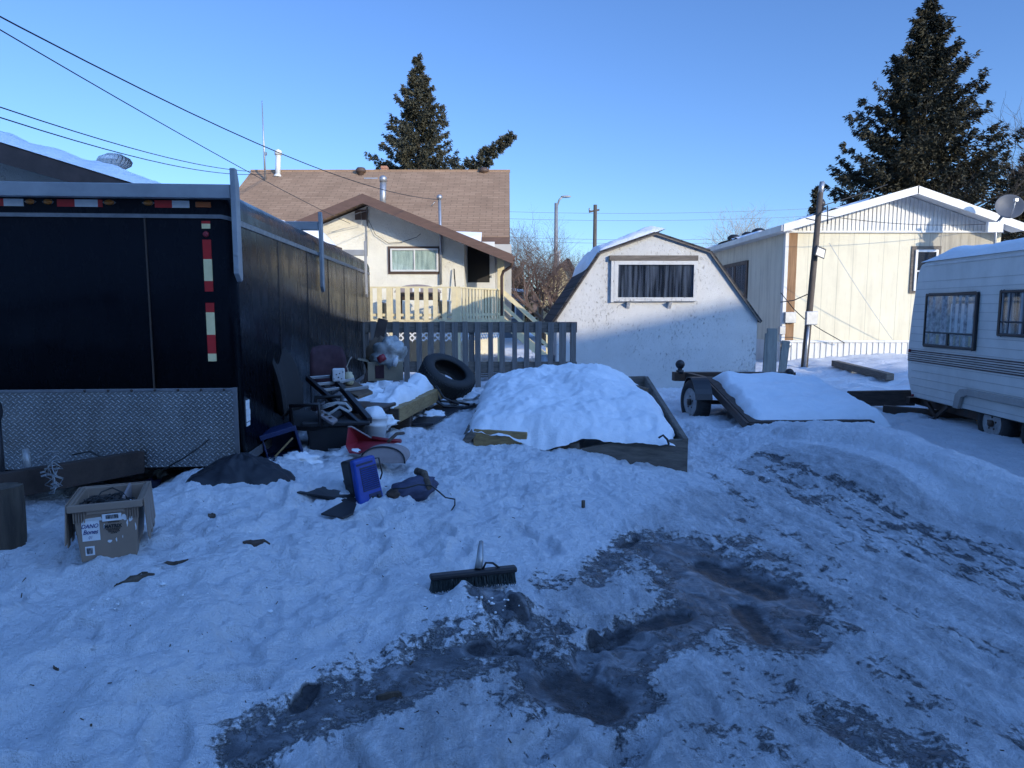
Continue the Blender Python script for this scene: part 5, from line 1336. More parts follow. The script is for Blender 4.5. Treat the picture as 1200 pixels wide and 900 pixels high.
# ------------------------------------------------------------------ junk in the yard
def text(body, loc, size, m, parent, rot=(R(90), 0, 0), name='lettering', align='CENTER', shear=0.0, bold=0.0):
    cu = bpy.data.curves.new(name, 'FONT'); cu.body = body; cu.size = size; cu.align_x = align; cu.align_y = 'CENTER'; cu.shear = shear; cu.offset = bold
    t_ = bpy.data.objects.new('tmp', cu); col.objects.link(t_); bpy.context.view_layer.update()
    me = bpy.data.meshes.new_from_object(t_.evaluated_get(bpy.context.evaluated_depsgraph_get())); bpy.data.objects.remove(t_)
    me.materials.clear(); me.materials.append(m); o = bpy.data.objects.new(name, me); col.objects.link(o); o.parent = parent; o.location = loc; o.rotation_euler = rot
    return o
# --- tan tote with folded back lid flaps
fl_, fr2 = GP(88, 661), GP(163, 648)
tA = R(23)
p = GP(88, 662, .01); zt0 = p.z
tt = thing('storage_tote', 'tan plastic storage tote with open lid flaps full of cables, labels on front', 'tote', (p.x, p.y, zt0), tA)
tt.scale = (.86, .80, 1.0)
w, d, h = .36, .50, .315; tp_ = .03
q = MB()
def shell(q, w0, w1, d0, d1, z0, z1, o):  # tapered wall ring
    a = [(-w0 / 2, 0 + o, z0), (w0 / 2, 0 + o, z0), (w0 / 2, d0 + o, z0), (-w0 / 2, d0 + o, z0)]
    return a
B0 = [(tp_, tp_, 0), (w - tp_, tp_, 0), (w - tp_, d - tp_, 0), (tp_, d - tp_, 0)]
T0 = [(0, 0, h), (w, 0, h), (w, d, h), (0, d, h)]
th_ = .012
Bi = [(tp_ + th_, tp_ + th_, th_), (w - tp_ - th_, tp_ + th_, th_), (w - tp_ - th_, d - tp_ - th_, th_), (tp_ + th_, d - tp_ - th_, th_)]
Ti = [(th_, th_, h), (w - th_, th_, h), (w - th_, d - th_, h), (th_, d - th_, h)]
vs = B0 + T0 + Bi + Ti
fs = [(3, 2, 1, 0)] + [(i, (i + 1) % 4, 4 + (i + 1) % 4, 4 + i) for i in range(4)] + [(8, 9, 10, 11)] + [(8 + (i + 1) % 4, 8 + i, 12 + i, 12 + (i + 1) % 4) for i in range(4)] + [(4 + i, 4 + (i + 1) % 4, 12 + (i + 1) % 4, 12 + i) for i in range(4)]
q.add(vs, fs); q.build('body', M_tote, tt, .006)
rm = MB()
rm.box(-.022, w + .022, -.022, .0, h - .035, h + .004); rm.box(-.022, w + .022, d, d + .022, h - .035, h + .004); rm.box(-.022, 0, 0, d, h - .035, h + .004); rm.box(w, w + .022, 0, d, h - .035, h + .004)
rm.build('rim', M_tote, tt, .005)
rb_ = MB()
for k in range(5): rb_.box(.006 + k * .014, .011 + k * .014, -.020 + .014, .012, h - .095, h - .036); rb_.box(w - .011 - k * .014, w - .006 - k * .014, -.006, .012, h - .095, h - .036)
rb_.box(.08, w - .08, -.012, .0, h - .052, h - .036)
rb_.build('corner_ribs', M_tote, tt)
# hanging flaps
for s, x in ((-1, -.024), (1, w + .024)):
    f = MB()
    n = 7
    for k in range(n):
        y0, y1 = d * k / n, d * (k + 1) / n; zz = h - .21 - (.03 if k % 2 else 0)
        f.prism([(x, y0, h + .006), (x, y1, h + .006), (x + s * .016, y1, zz), (x + s * .016, y0, zz)], (s * .007, 0, .002))
    f.build('lid_flap', M_tote, tt, .003)
# contents
ct_ = MB(); ct_.box(.03, w - .09, .16, d - .02, h - .14, h - .045); ct_.build('wooden_drawer', M_darkwood, tt, .006)
MB().box(w - .10, w - .085, .1, d - .03, h - .10, h + .01).build('divider', M_scoop, tt, .004)
MB().prism([(.12, .05, h - .04), (.30, .05, h - .03), (.31, .15, h - .02), (.13, .16, h - .035)], (0, 0, .006)).build('paper_sheet', M_paper, tt)
wr = MB(); rr = random.Random(9)
for k in range(14):
    c = Vector((rr.uniform(.08, w - .05), rr.uniform(.04, .22), h - .04)); pts_ = []
    a = rr.random() * 6; rad = rr.uniform(.03, .08)
    for i in range(12): pts_.append(c + Vector((rad * math.cos(a + i * .5) * 1.3, rad * .7 * math.sin(a + i * .5), .028 * math.sin(i * .9 + k) + .02 * rr.random())))
    pts_ = [Vector((min(w - .02, max(.02, p_.x)), min(d - .03, max(.02, p_.y)), p_.z)) for p_ in pts_]
    wr.tube(pts_, .0045, 5, 0)
wr.tube([(.10, .10, h - .02), (.14, .16, h + .03), (.20, .18, h + .045), (.26, .14, h + .02), (.30, .1, h - .02)], .004, 6)
wr.build('cables', M_wire, tt)
# labels on the sloping front
fa_ = math.atan2(tp_, h)
lb = bpy.data.objects.new('label_area', None); 
def onface(x, z): return Vector((x, tp_ * (1 - z / h) - .002, z))
def flab(name, x0, x1, z0, z1, m, parent=tt, off=.0):
    A, B, C, D = onface(x0, z0), onface(x1, z0), onface(x1, z1), onface(x0, z1)
    n = Vector((0, -.0012 - off, 0)); q = MB(); q.prism([A + n, B + n, C + n, D + n], (0, .001, 0)); return q.build(name, m, parent)
rotf = (R(90) - fa_ * -1 * -1, 0, 0)
l1 = flab('address_label', .045, .140, .115, .225, M_paper)
MB().prism([onface(.055, .225) + Vector((0, -.0012, 0)), onface(.160, .222) + Vector((0, -.0012, 0)), onface(.150, .242) + Vector((0, -.0012, 0)), onface(.06, .238) + Vector((0, -.0012, 0))], (0, .001, 0)).build('tape_strip', M_tapec, tt)
def ftxt(s, x, z, size, m, par, shear=0, bold=0): return text(s, onface(x, z) + Vector((0, -.0042, 0)), size, m, par, (R(90) + fa_ * -1, 0, 0), 'lettering', 'CENTER', shear, bold)
ftxt('DANO', .088, .196, .030, M_pen, l1, .25, .0005); ftxt('Bones', .090, .164, .032, M_pen, l1, .3, .0005); ftxt('01', .088, .133, .022, M_pen, l1, .2)
l2 = flab('barcode_label', .158, .262, .216, .256, M_paper, tt, .008)
bc = MB(); rr = random.Random(3); x = .178
while x < .242:
    w_ = rr.choice((.0015, .003, .004)); a = onface(x, .228); b_ = onface(x, .250); bc.prism([a + Vector((0, -.0112, 0)), a + Vector((w_, -.0112, 0)), b_ + Vector((w_, -.0112, 0)), b_ + Vector((0, -.0112, 0))], (0, .001, 0)); x += w_ + rr.choice((.0015, .003))
bc.build('barcode', M_ink, l2)
l3 = flab('barcode_label', .055, .105, .035, .085, M_paper)
bc = MB(); x = .063
while x < .096:
    w_ = rr.choice((.0015, .003, .004)); a = onface(x, .043); b_ = onface(x, .077); bc.prism([a + Vector((0, -.0036, 0)), a + Vector((w_, -.0036, 0)), b_ + Vector((w_, -.0036, 0)), b_ + Vector((0, -.0036, 0))], (0, .001, 0)); x += w_ + rr.choice((.0015, .003))
bc.build('barcode', M_ink, l3)
ftxt('MATRIX', .212, .184, .026, M_ink, tt, 0, .0012)
sl_ = MB()
for z, w_ in ((.205, .05), (.167, .075), (.160, .06), (.152, .055), (.144, .03)):
    x = .212 - w_ / 2; rr = random.Random(int(z * 1000))
    while x < .212 + w_ / 2:
        l = rr.uniform(.003, .009); a = onface(x, z); b_ = onface(x, z + .0045); sl_.prism([a + Vector((0, -.0022, 0)), a + Vector((l, -.0022, 0)), b_ + Vector((l, -.0022, 0)), b_ + Vector((0, -.0022, 0))], (0, .001, 0)); x += l + .002
sl_.build('small_print', M_ink, tt)
rr = random.Random(5)
for (x0, z0, sx_, sz_) in ((.275, .225, .03, .04), (.31, .215, .028, .045), (.29, .19, .012, .05), (.335, .17, .008, .05), (.19, .10, .03, .02), (.225, .108, .012, .03), (.26, .12, .006, .02), (.165, .19, .01, .035)):
    pts_ = []
    for k in range(9):
        a = k * 6.283 / 9; f = rr.uniform(.5, 1.1); pts_.append(onface(x0 + sx_ * .5 * math.cos(a) * f + sx_ * .0, z0 + sz_ * .5 * math.sin(a) * f) + Vector((0, -.0016, 0)))
    MB().prism(pts_, (0, .0008, 0)).build('label_scrap', M_paper, tt)
bpy.data.objects.remove(lb)

# --- string of wire lights hanging from the tongue
c0 = W(62, 540, 4.35); q = MB(); rr = random.Random(12); pts_ = []
for i in range(46):
    f = i / 45; pts_.append(c0 + Vector((.05 * math.sin(i * 1.7) * (.4 + .6 * abs(math.sin(i * .37))) + .015 * rr.uniform(-1, 1), .04 * math.cos(i * 1.3), .02 - .20 * f + .06 * math.sin(i * .9))))
q.tube(pts_, .0032, 5)
for i in range(0, 46, 3): q.bar(pts_[i] + Vector((-.014, -.01, .0)), pts_[i] + Vector((.014, -.01, .008)), .010, .010)
tag(q.build('string_lights', M_galv), 'tangled pale string lights hanging from the trailer tongue behind the tote', 'string lights')

# --- dark tarp heap, stone
c = GP(262, 588); c = W(270, 570, 4.75)
q = MB(); zc = gz(c.x, c.y)
def tarp(u, v):
    a = u * 6.2832; r = v
    ang = 1 + .16 * math.sin(a * 2 + .6) + .12 * math.sin(a * 3 + 2) + .07 * math.sin(a * 7)
    x = c.x + .30 * r * math.cos(a) * ang; y = c.y + .22 + .38 * r * math.sin(a) * ang
    z = gz(x, y) + (.125 * (1 - r ** 2.2) + .035 * fb(x * 3.3, y * 3.3) * (1 - r * .5)) + .012 * math.sin(a * 9) * r * (1 - r) * 2 - .02 * max(0, r - .9) * 10
    return (x, y, z)
q.grid(72, 20, tarp); tag(q.build('tarp', M_tarp), 'black plastic tarp heap half buried in snow in front of the trailer', 'tarp')
p = GP(179, 570)
tag(MB().blob(p + Vector((0, 0, .015)), (.07, .05, .055), 4, .45, 2.2).build('stone', M_dblue), 'small dark lump poking from the snow beside the tread plate', 'stone')

# --- black office chair lying against the trailer
def at_(px, py, Y): return W(px, py, Y)
oc = thing('office_chair', 'black upholstered office chair standing against the trailer side', 'chair', (-1.88, 6.30, .32), R(84))
def pad(name, m, w, hgt, thk, par, M, curve=.10):
    q = MB(); N = 18
    def f(s):
        def g(u, v):
            x = (u - .5) * 2; z = (v - .5) * 2
            ex = 1 - abs(x) ** 4; ez_ = 1 - abs(z) ** 4; k = max(0, ex * ez_) ** .35
            rx = x * w / 2 * (1 - .16 * max(0, z) ** 3) * (1 - .05 * z * z); rz2 = z * hgt / 2 * (1 - .10 * x * x)
            return M @ Vector((rx, s * thk / 2 * k + curve * x * x - curve * .5 + .04 * z * z, rz2))
        return g
    q.grid(N, N, f(1)); q.grid(N, N, f(-1)); return q.build(name, m, par)
pad('backrest', M_fabric, .46, .66, .11, oc, Matrix.Translation((0, .24, .62)) @ Matrix.Rotation(R(-14), 4, 'X'), -.10)
pad('seat', M_fabric, .50, .48, .13, oc, Matrix.Translation((0, -.05, .24)) @ Matrix.Rotation(R(90), 4, 'X'), -.03)
MB().bar((0, .12, .20), (0, .26, .45), .07, .025).build('back_bracket', M_blackp, oc, .005)
q = MB(); q.tube([(0, 0, -.10), (0, 0, .18)], .03, 12)
for k in range(5): a = k * 1.2566; q.bar((0, 0, -.10), (.28 * math.cos(a), .28 * math.sin(a), -.14), .045, .035)
q.build('base', M_blackp, oc, .005)
for s in (-1, 1):
    q = MB(); q.tube([(s * .24, .08, .22), (s * .29, .06, .42), (s * .29, -.20, .44), (s * .26, -.20, .24)], .02, 8); q.build('armrest', M_blackp, oc)
# maroon chair back behind
mc = thing('chair', 'dark maroon round backed chair behind the black office chair', 'chair', (-1.95, 7.3, .35), R(30))
pad('backrest', M_maroon, .40, .46, .09, mc, Matrix.Translation((0, .1, .63)), -.06)
MB().bar((0, .12, .05), (0, .15, .55), .06, .02).build('back_bracket', M_blackp, mc, .004)
pad('seat', M_maroon, .44, .42, .1, mc, Matrix.Translation((0, -.15, .16)) @ Matrix.Rotation(R(90), 4, 'X'), 0)

# --- metal bed/walker frame slanting over the heap
mf = thing('metal_frame', 'dark metal ladder-like frame slanting over the black bins', 'frame', tuple(at_(395, 470, 6.5)))
fo_ = Vector(mf.location)
L0, L1 = at_(360, 443, 7.1) - fo_, at_(421, 497, 6.1) - fo_
R0, R1 = at_(389, 441, 7.2) - fo_, at_(433, 493, 6.15) - fo_
q = MB(); q.bar(R0, R1, .05, .06); q.bar(L0, L1, .04, .05); q.build('side_rail', M_blackp, mf, .005)
q = MB()
for f in (.0, .16, .30): q.bar(L0.lerp(L1, f), R0.lerp(R1, f) + Vector((0, .02, 0)), .035, .03)
q.bar(R0.lerp(R1, .42) + Vector((-.02, 0, .03)), R0.lerp(R1, .40) + Vector((.22, .06, .05)), .03, .03); q.bar(R0.lerp(R1, .22) + Vector((0, 0, .03)), R0.lerp(R1, .2) + Vector((.15, .05, .05)), .035, .03)
q.build('cross_bar', M_galv, mf, .004)
q = MB()
for f in (.35, .5): q.bar(L0.lerp(L1, f) + Vector((.02, 0, -.02)), L0.lerp(L1, f + .12) + Vector((.09, 0, -.06)), .025, .02)
q.build('bracket', M_trim, mf, .003)
# black bins beneath
bb = thing('black_bin', 'low black plastic bin under the slanting metal frame', 'bin', tuple(at_(397, 528, 6.15)), R(8))
q = MB(); q.prism([(-.24, -.02, -.10), (.20, -.02, -.10), (.26, -.05, .24), (-.28, -.05, .24)], (0, .42, 0)); q.build('body', M_blackp, bb, .02)
MB().box(-.31, .29, -.09, .40, .24, .28).build('rim', M_blackp, bb, .012)
MB().tube([(-.08, -.07, .03), (-.08, -.09, .03), (.04, -.09, .03), (.04, -.07, .03)], .009, 8).build('handle', M_galv, bb)
b2 = thing('black_bin', 'black plastic bin filling the gap behind the metal frame by the trailer', 'bin', (-1.62, 6.75, .33), R(-12))
q = MB(); q.prism([(-.26, 0, -.1), (.26, 0, -.1), (.31, -.03, .26), (-.31, -.03, .26)], (0, .4, 0)); q.box(-.33, .33, -.05, .42, .26, .30); q.build('body', M_blackp, b2, .015)
# power strip and white wires
a, b = at_(372, 482, 6.05), at_(393, 495, 5.98)
ps = thing('power_strip', 'grey power strip lying on the black bin', 'power strip', tuple(a))
q = MB(); q.bar((0, 0, 0), b - a, .07, .035, 0, (0, -.5, 1)); q.build('body', M_scoop, ps, .008)
q = MB()
for f in (.25, .5, .75):
    c = (b - a) * f + Vector((0, -.012, .02)); q.lathe([(.017, 0), (.017, .004), (.001, .005)], 10, Matrix.Translation(c))
q.build('socket', M_ink, ps)
q = MB()
for k in range(3):
    q.tube([at_(374 + k, 478 + k, 6.05), at_(384, 473 + k * 2, 6.02), at_(395, 471 + k, 6.02), at_(405, 472 + k, 6.0), at_(412, 479 + k, 5.98), at_(408, 481 + k, 5.96), at_(398, 476 + k, 6.0), at_(386, 484 + k, 6.0), at_(378, 484 + k, 6.03)], .0055, 6)
tag(q.build('cord', M_wwire), 'looped white cord lying on the black bin under the frame', 'cord')
# white outlet box
ob = thing('outlet_box', 'white square socket box standing on the metal frame', 'socket', tuple(at_(397, 447, 7.0)), R(12))
MB().box(-.062, .062, -.03, .05, .0, .135).build('face', M_bucket, ob, .012)
MB().box(-.072, -.0621, -.0, .05, .01, .12).build('back_box', M_blackp, ob)
q = MB()
for x, z, r_ in ((-.02, .075, .007), (.012, .085, .007), (0, .045, .008), (.045, .1, .006), (-.045, .03, .006), (.03, .03, .006)): q.lathe([(r_, 0), (r_, .003), (.001, .0035)], 8, Matrix.Translation((x, -.0305, z)) @ Matrix.Rotation(R(90), 4, 'X'))
q.build('hole', M_ink, ob)
p = at_(409, 444, 7.05)
yj = thing('jar', 'small cream jar with an upright twig beside the white socket box', 'jar', tuple(p))
MB().lathe([(.035, -.06), (.05, -.04), (.052, .03), (.035, .05), (.036, .07), (.001, .075)], 16).build('body', M_yellow, yj)
MB().tube([(.0, 0, .06), (-.02, 0, .13), (.01, 0, .20), (.035, 0, .23)], .007, 6).build('twig', M_frost, yj)
# folded cardboard and scrap under it
q = MB(); P_ = [at_(400, 458, 6.9), at_(420, 468, 6.6), at_(437, 462, 6.9), at_(415, 449, 7.3)]
q.prism(P_, (0, 0, .03)); tag(q.build('flat_board', M_brown, None, .004), 'small flat brown board lying behind the metal frame', 'board')

# --- blue crate
bcx = thing('crate', 'dark blue plastic crate lying on its side against the trailer', 'crate', tuple(at_(335, 537, 5.72)), R(24), None, (R(0), R(-14), R(24)))
q = MB(); W_, D_, H_ = .28, .30, .24
q.box(-W_ / 2, W_ / 2, 0, D_, 0, .012); q.box(-W_ / 2, W_ / 2, 0, D_, H_ - .012, H_); q.box(-W_ / 2, -W_ / 2 + .012, 0, D_, .012, H_ - .012); q.box(W_ / 2 - .012, W_ / 2, 0, D_, .012, H_ - .012); q.box(-W_ / 2 + .012, W_ / 2 - .012, D_ - .012, D_, .012, H_ - .012)
q.build('body', M_dblue, bcx, .006)
MB().box(-W_ / 2 - .012, W_ / 2 + .012, -.02, .0, H_ - .03, H_ + .012).box(-W_ / 2 - .012, W_ / 2 + .012, -.02, 0, -.012, .02).box(W_ / 2 - .01, W_ / 2 + .014, -.02, 0, .02, H_ - .03).build('rim', M_dblue, bcx, .005)
MB().bar((-.08, -.03, .05), (.10, -.035, .16), .02, .012).build('wood_slat', M_yellowwood, bcx)

# --- red scoop shovel, bucket, grey shovel blade
rs = thing('snow_scoop', 'red plastic snow scoop tipped on its side beside the bucket', 'shovel', tuple(at_(424, 528, 5.95)), R(0))
ro = Vector(rs.location)
q = MB(); pts2 = [at_(405, 523, 5.85), at_(408, 500, 5.95), at_(412, 500, 5.98), at_(436, 514, 6.1), at_(469, 515, 6.1), at_(469, 518, 6.05), at_(440, 524, 5.9), at_(420, 532, 5.8), at_(409, 531, 5.8)]
ctr = at_(420, 517, 6.12)
n = len(pts2)
q.add([v - ro for v in pts2] + [ctr - ro] + [v - ro + Vector((.004, .012, -.004)) for v in pts2] + [ctr - ro + Vector((.0, .012, -.006))], [(i, (i + 1) % n, n) for i in range(n)] + [((i + 1) % n + n + 1, i + n + 1, 2 * n + 1) for i in range(n)] + [(i, i + n + 1, (i + 1) % n + n + 1, (i + 1) % n) for i in range(n)])
q.build('blade', M_redp, rs, .003)
q = MB(); q.tube([v - ro for v in pts2[1:5]], .008, 6); q.build('edge_bead', M_scoop, rs)
q = MB(); q.tube([at_(436, 513, 6.1) - ro, at_(455, 516, 6.08) - ro, at_(470, 517, 6.05) - ro], .018, 8); q.build('handle', M_redp, rs)
p = at_(439, 512, 6.35)
bk = thing('bucket', 'white plastic bucket topped with snow in the junk pile', 'bucket', tuple(p), 0, None, (R(-4), R(3), 0))
q = MB(); q.lathe([(.10, 0), (.108, .10), (.116, .105), (.116, .125), (.109, .13), (.111, .17), (.120, .175), (.120, .20), (.112, .203), (.110, .19)], 28); q.build('body', M_bucket, bk)
q = MB(); q.blob((-.01, 0, .19), (.108, .108, .10), 6, .2); q.build('snow_fill', SNOW, bk)
p = at_(449, 538, 5.55)
sv = thing('shovel', 'faded grey shovel blade lying curved side up in the snow', 'shovel', tuple(p))
def dome(s):
    def g(u, v):
        a = math.pi * u; x = -.185 * math.cos(a); z = (.135 - s * .006) * math.sin(a) ** .75 * (1 - .25 * (v ** 2)); y = .30 * v + .03 * math.sin(a)
        return (x, y - .03, z - .03)
    return g
q = MB(); q.grid(26, 12, dome(0)); q.grid(26, 12, dome(1))
q.add([dome(0)(k / 25, 0) for k in range(26)], [list(range(26))]); q.build('blade', M_scoop, sv)
MB().tube([dome(0)(k / 14, -.02) for k in range(15)], .007, 6).build('edge', M_blackp, sv)
MB().tube([(.0, .25, .10), (.03, .5, .12), (.05, .75, .08)], .015, 8).build('handle', M_darkwood, sv)

# --- blue heater on its corner
hp = at_(437, 592, 4.72)
he = thing('heater', 'bright blue portable heater with louvred grille tilted in the snow', 'heater', tuple(hp), 0, None, (R(-6), R(-7), R(42)))
HW, HD, HH = .20, .20, .345
q = MB(); q.prism([(-HW / 2, 0, 0), (HW / 2, 0, 0), (HW / 2 - .012, 0, HH), (-HW / 2 + .012, 0, HH)], (0, .06, 0)); hf = q.build('front', M_blue, he, .014)
MB().box(-HW / 2 + .008, HW / 2 - .008, .061, HD, .012, HH - .016).build('back', M_blackp, he, .016)
q = MB()
for k in range(11): q.prism([(-.045, -.007, HH - .075 - k * .0145), (.075, -.007, HH - .075 - k * .0145), (.075, -.002, HH - .083 - k * .0145), (-.045, -.002, HH - .083 - k * .0145)], (0, .01, 0))
q.build('louvre', M_blue, hf)
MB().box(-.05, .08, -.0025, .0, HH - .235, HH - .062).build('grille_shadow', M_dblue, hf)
q = MB(); q.box(-.015, .085, -.004, 0, .02, .085); q.build('control_panel', M_dblue, hf, .004)
for x in (.01, .055): MB().lathe([(.014, 0), (.013, .014), (.001, .016)], 14, Matrix.Translation((x, -.004, .052)) @ Matrix.Rotation(R(90), 4, 'X')).build('knob', M_blackp, hf)
MB().box(-.07, .06, -.003, 0, HH - .045, HH - .030).build('nameplate', M_dblue, hf)
MB().tube([(HW / 2 - .01, .03, HH - .03), (HW / 2 + .03, .03, HH - .035), (HW / 2 + .035, .03, HH - .15), (HW / 2 + .01, .03, HH - .19)], .006, 8).build('handle', M_blackp, he)
# block under / behind it
tag(MB().box(-.05, .05, -.05, .05, -.02, .12).build('wood_block', M_darkwood, None, .006, tuple(at_(409, 583, 4.95)), (0, R(8), R(20))), 'small brown wooden block behind the blue heater', 'block')
# black plates
def slab(name, pts3, th, m, label, cat, bev=.003):
    q = MB(); q.prism([v + Vector((0, 0, .025)) for v in pts3], (0, 0, th)); return tag(q.build(name, m, None, bev), label, cat)
slab('plastic_panel', [at_(334, 580, 4.75), at_(358, 571, 4.9), at_(368, 573, 4.9), at_(420, 586, 4.75), at_(416, 597, 4.62), at_(388, 588, 4.66), at_(352, 583, 4.7)], .012, M_blackp, 'long bent black plastic panel left of the blue heater', 'panel')
slab('plastic_panel', [at_(376, 608, 4.35), at_(405, 592, 4.55), at_(418, 596, 4.5), at_(414, 608, 4.35), at_(402, 613, 4.3)], .012, M_blackp, 'small black plastic flap lying in front of the blue heater', 'panel')
# faded blue cushion/jacket heap with stick end
c = at_(480, 572, 4.95)
q = MB(); Mz = Matrix.Rotation(R(36), 4, 'Z') @ Matrix.Rotation(R(-10), 4, 'Y')
q.blob((c.x, c.y, c.z - .02), (.215, .10, .085), 9, .38, 1.6, 40, 0, Mz); tag(q.build('jacket', M_bluecloth), 'crumpled faded blue cloth lying right of the blue heater', 'cloth')
tag(MB().tube([at_(488, 552, 5.1), at_(497, 555, 5.05), at_(503, 572, 4.9)], [.028, .03, .02], 10).build('stick', M_bark), 'dark stick end resting on the blue cloth', 'stick')
tag(MB().blob(at_(461, 580, 4.8), (.045, .04, .045), 3, .35, 2).build('wood_lump', M_darkwood), 'small brown lump between the heater and the blue cloth', 'lump')
q = MB(); q.tube([at_(460, 573, 4.75), at_(475, 572, 4.74), at_(490, 568, 4.8), at_(505, 569, 4.8), at_(514, 576, 4.75), at_(522, 583, 4.72), at_(533, 585, 4.7), at_(533, 592, 4.63), at_(528, 600, 4.57), at_(523, 608, 4.5)], .0055, 6)
tag(q.build('cord', M_wire), 'black cord trailing from the heater over the snow', 'cord')

# --- timber box with snow
tbx = thing('timber_planter', 'long yellow timber box with snow on top in the junk pile', 'timber', (-1.33, 7.0, .43), R(-8))
MB().box(-.17, .17, 0, 2.1, 0, .15).build('timber', M_yellowwood, tbx, .008)
MB().box(-.168, .168, -.028, -.002, .003, .148).build('end_board', M_darkwood, tbx, .005)
Mt = Matrix.Translation(tbx.location) @ Matrix.Rotation(R(-8), 4, 'Z')
def tsn(u, v):
    x = -.40 + .50 * u - .20 * math.sin(v * 3) * (1 - u) + .07 * fb(v * 4, .3) ; y = -.02 + 1.85 * v; q_ = Mt @ Vector((x, y, .15 if x > -.17 else .06))
    return q_
snow_sheet('snow', 'lumpy snow lying on the timber box in the junk pile', tsn, 50, 60, .17, 31, .8, .14)
# blocks carrying the timber
tag(MB().box(-.15, .15, -.1, .1, -.25, .0).build('support_block', M_darkwood, None, .01, (-1.27, 7.5, .43)), 'dark wooden block under the yellow timber box', 'block')
# --- cardboard box with rubbish bag
cbx = thing('cardboard_box', 'open cardboard box holding a stuffed plastic rubbish bag', 'box', tuple(at_(452, 445, 9.4)), R(10))
q = MB(); w, d, h = .48, .40, .25
q.box(-w / 2, w / 2, 0, .012, 0, h); q.box(-w / 2, w / 2, d - .012, d, 0, h); q.box(-w / 2, -w / 2 + .012, .012, d - .012, 0, h); q.box(w / 2 - .012, w / 2, .012, d - .012, 0, h); q.box(-w / 2, w / 2, .0, d, -.012, -.001)
q.build('body', M_card, cbx, .003)
MB().prism([(-w / 2, 0, h), (-w / 2, d, h), (-w / 2 - .14, d, h + .02), (-w / 2 - .14, 0, h + .03)], (0, 0, .008)).build('flap', M_card, cbx)
MB().box(-.14, -.02, -.008, -.001, .02, .20).build('dark_label', M_maroon, cbx)
o = tag(MB().blob((0, 0, 0), (.23, .18, .25), 5, .42, 2.2, 34).build('rubbish_bag', M_bag, None, 0, tuple(at_(456, 418, 9.55))), 'crumpled pale plastic rubbish bag stuffed in the cardboard box', 'bag')
tag(MB().blob((0, 0, 0), (.19, .16, .27), 8, .3, 2.0, 28).build('paper_bag', M_brown, None, 0, tuple(at_(444, 419, 9.75))), 'brown paper bag standing behind the plastic bag in the box', 'bag')
p = at_(447, 420, 9.32); tag(MB().lathe([(.045, -.05), (.05, 0), (.045, .055), (.001, .06)], 14, Matrix.Rotation(R(60), 4, 'Y')).build('can', M_redp, None, 0, tuple(p)), 'small red can tucked in front of the plastic bag', 'can')
p = at_(463, 424, 9.3); tag(MB().lathe([(.035, -.06), (.04, .0), (.03, .05), (.016, .06), (.016, .09), (.001, .092)], 14, Matrix.Rotation(R(20), 4, 'Y')).build('bottle', M_bucket, None, 0, tuple(p)), 'small white bottle beside the red can in the box', 'bottle')
# --- tyre leaning, hoses
nrm = Vector((.44, -.38, .82)).normalized()
rt = nrm.to_track_quat('Z', 'Y').to_matrix().to_4x4()
tc = at_(524, 441, 9.05)
ty = thing('tyre', 'large black rubber tyre without rim leaning over the junk pile', 'tyre', tuple(tc))
r, w = .37, .27
prof = [(r * .60, -w * .40), (r * .66, -w * .47), (r * .80, -w * .52), (r * .92, -w * .47), (r * .985, -w * .36), (r, -w * .2), (r, w * .2), (r * .985, w * .36), (r * .92, w * .47), (r * .80, w * .52), (r * .66, w * .47), (r * .60, w * .40), (r * .62, w * .34), (r * .78, w * .36), (r * .93, w * .2), (r * .93, -w * .2), (r * .78, -w * .36), (r * .62, -w * .34)]
MB().lathe(prof, 48, rt, closed=True).build('casing', M_rubber, ty)
q = MB()
for k in range(48):
    for s, a0 in ((-1, 0), (1, .065), (0, .03)):
        a = 2 * math.pi * k / 48 + a0
        p0 = rt @ Vector((math.cos(a) * r * .998, math.sin(a) * r * .998, s * w * .24 - w * .09)); p1 = rt @ Vector((math.cos(a + .04) * r * .998, math.sin(a + .04) * r * .998, s * w * .24 + w * .09))
        q.bar(p0, p1, .026, .016, 0, (p0 + p1) / 2)
q.build('tread', M_rubber, ty)
q = MB(); q.tube([at_(487, 444, 8.6), at_(492, 441, 8.6), at_(499, 449, 8.6), at_(505, 466, 8.55), at_(520, 476, 8.5), at_(545, 478, 8.6), at_(556, 476, 8.8), at_(553, 466, 9.0)], .022, 8)
q.tube([at_(488, 446, 8.62), at_(497, 458, 8.6), at_(512, 460, 8.6), at_(516, 470, 8.6), at_(532, 471, 8.65), at_(550, 474, 8.7)], .016, 8)
q.tube([at_(500, 453, 8.5), at_(499, 478, 8.45), at_(503, 486, 8.4)], .012, 6); q.tube([at_(511, 452, 8.55), at_(520, 466, 8.5), at_(538, 474, 8.5)], .014, 6)
tag(q.build('hose', M_blackp), 'tangled black hoses under the leaning tyre', 'hose')
slab('dark_sheet', [Vector((-1.15, 7.5, .29)), Vector((-.88, 7.5, .29)), Vector((-.62, 8.7, .32)), Vector((-.98, 8.8, .32))], .02, M_blackp, 'black plastic sheet lying in the hollow beside the timber box', 'sheet')
# fork thing leaning on the trailer end (dark boards)
a, b = at_(430, 432, 11.0), at_(449, 374, 11.2); a.z -= .3
tag(MB().bar(a, b, .16, .04, 0, (.3, -1, 0)).build('plank', M_rust, None, .005), 'dark plank leaning on the fence by the trailer end', 'plank')

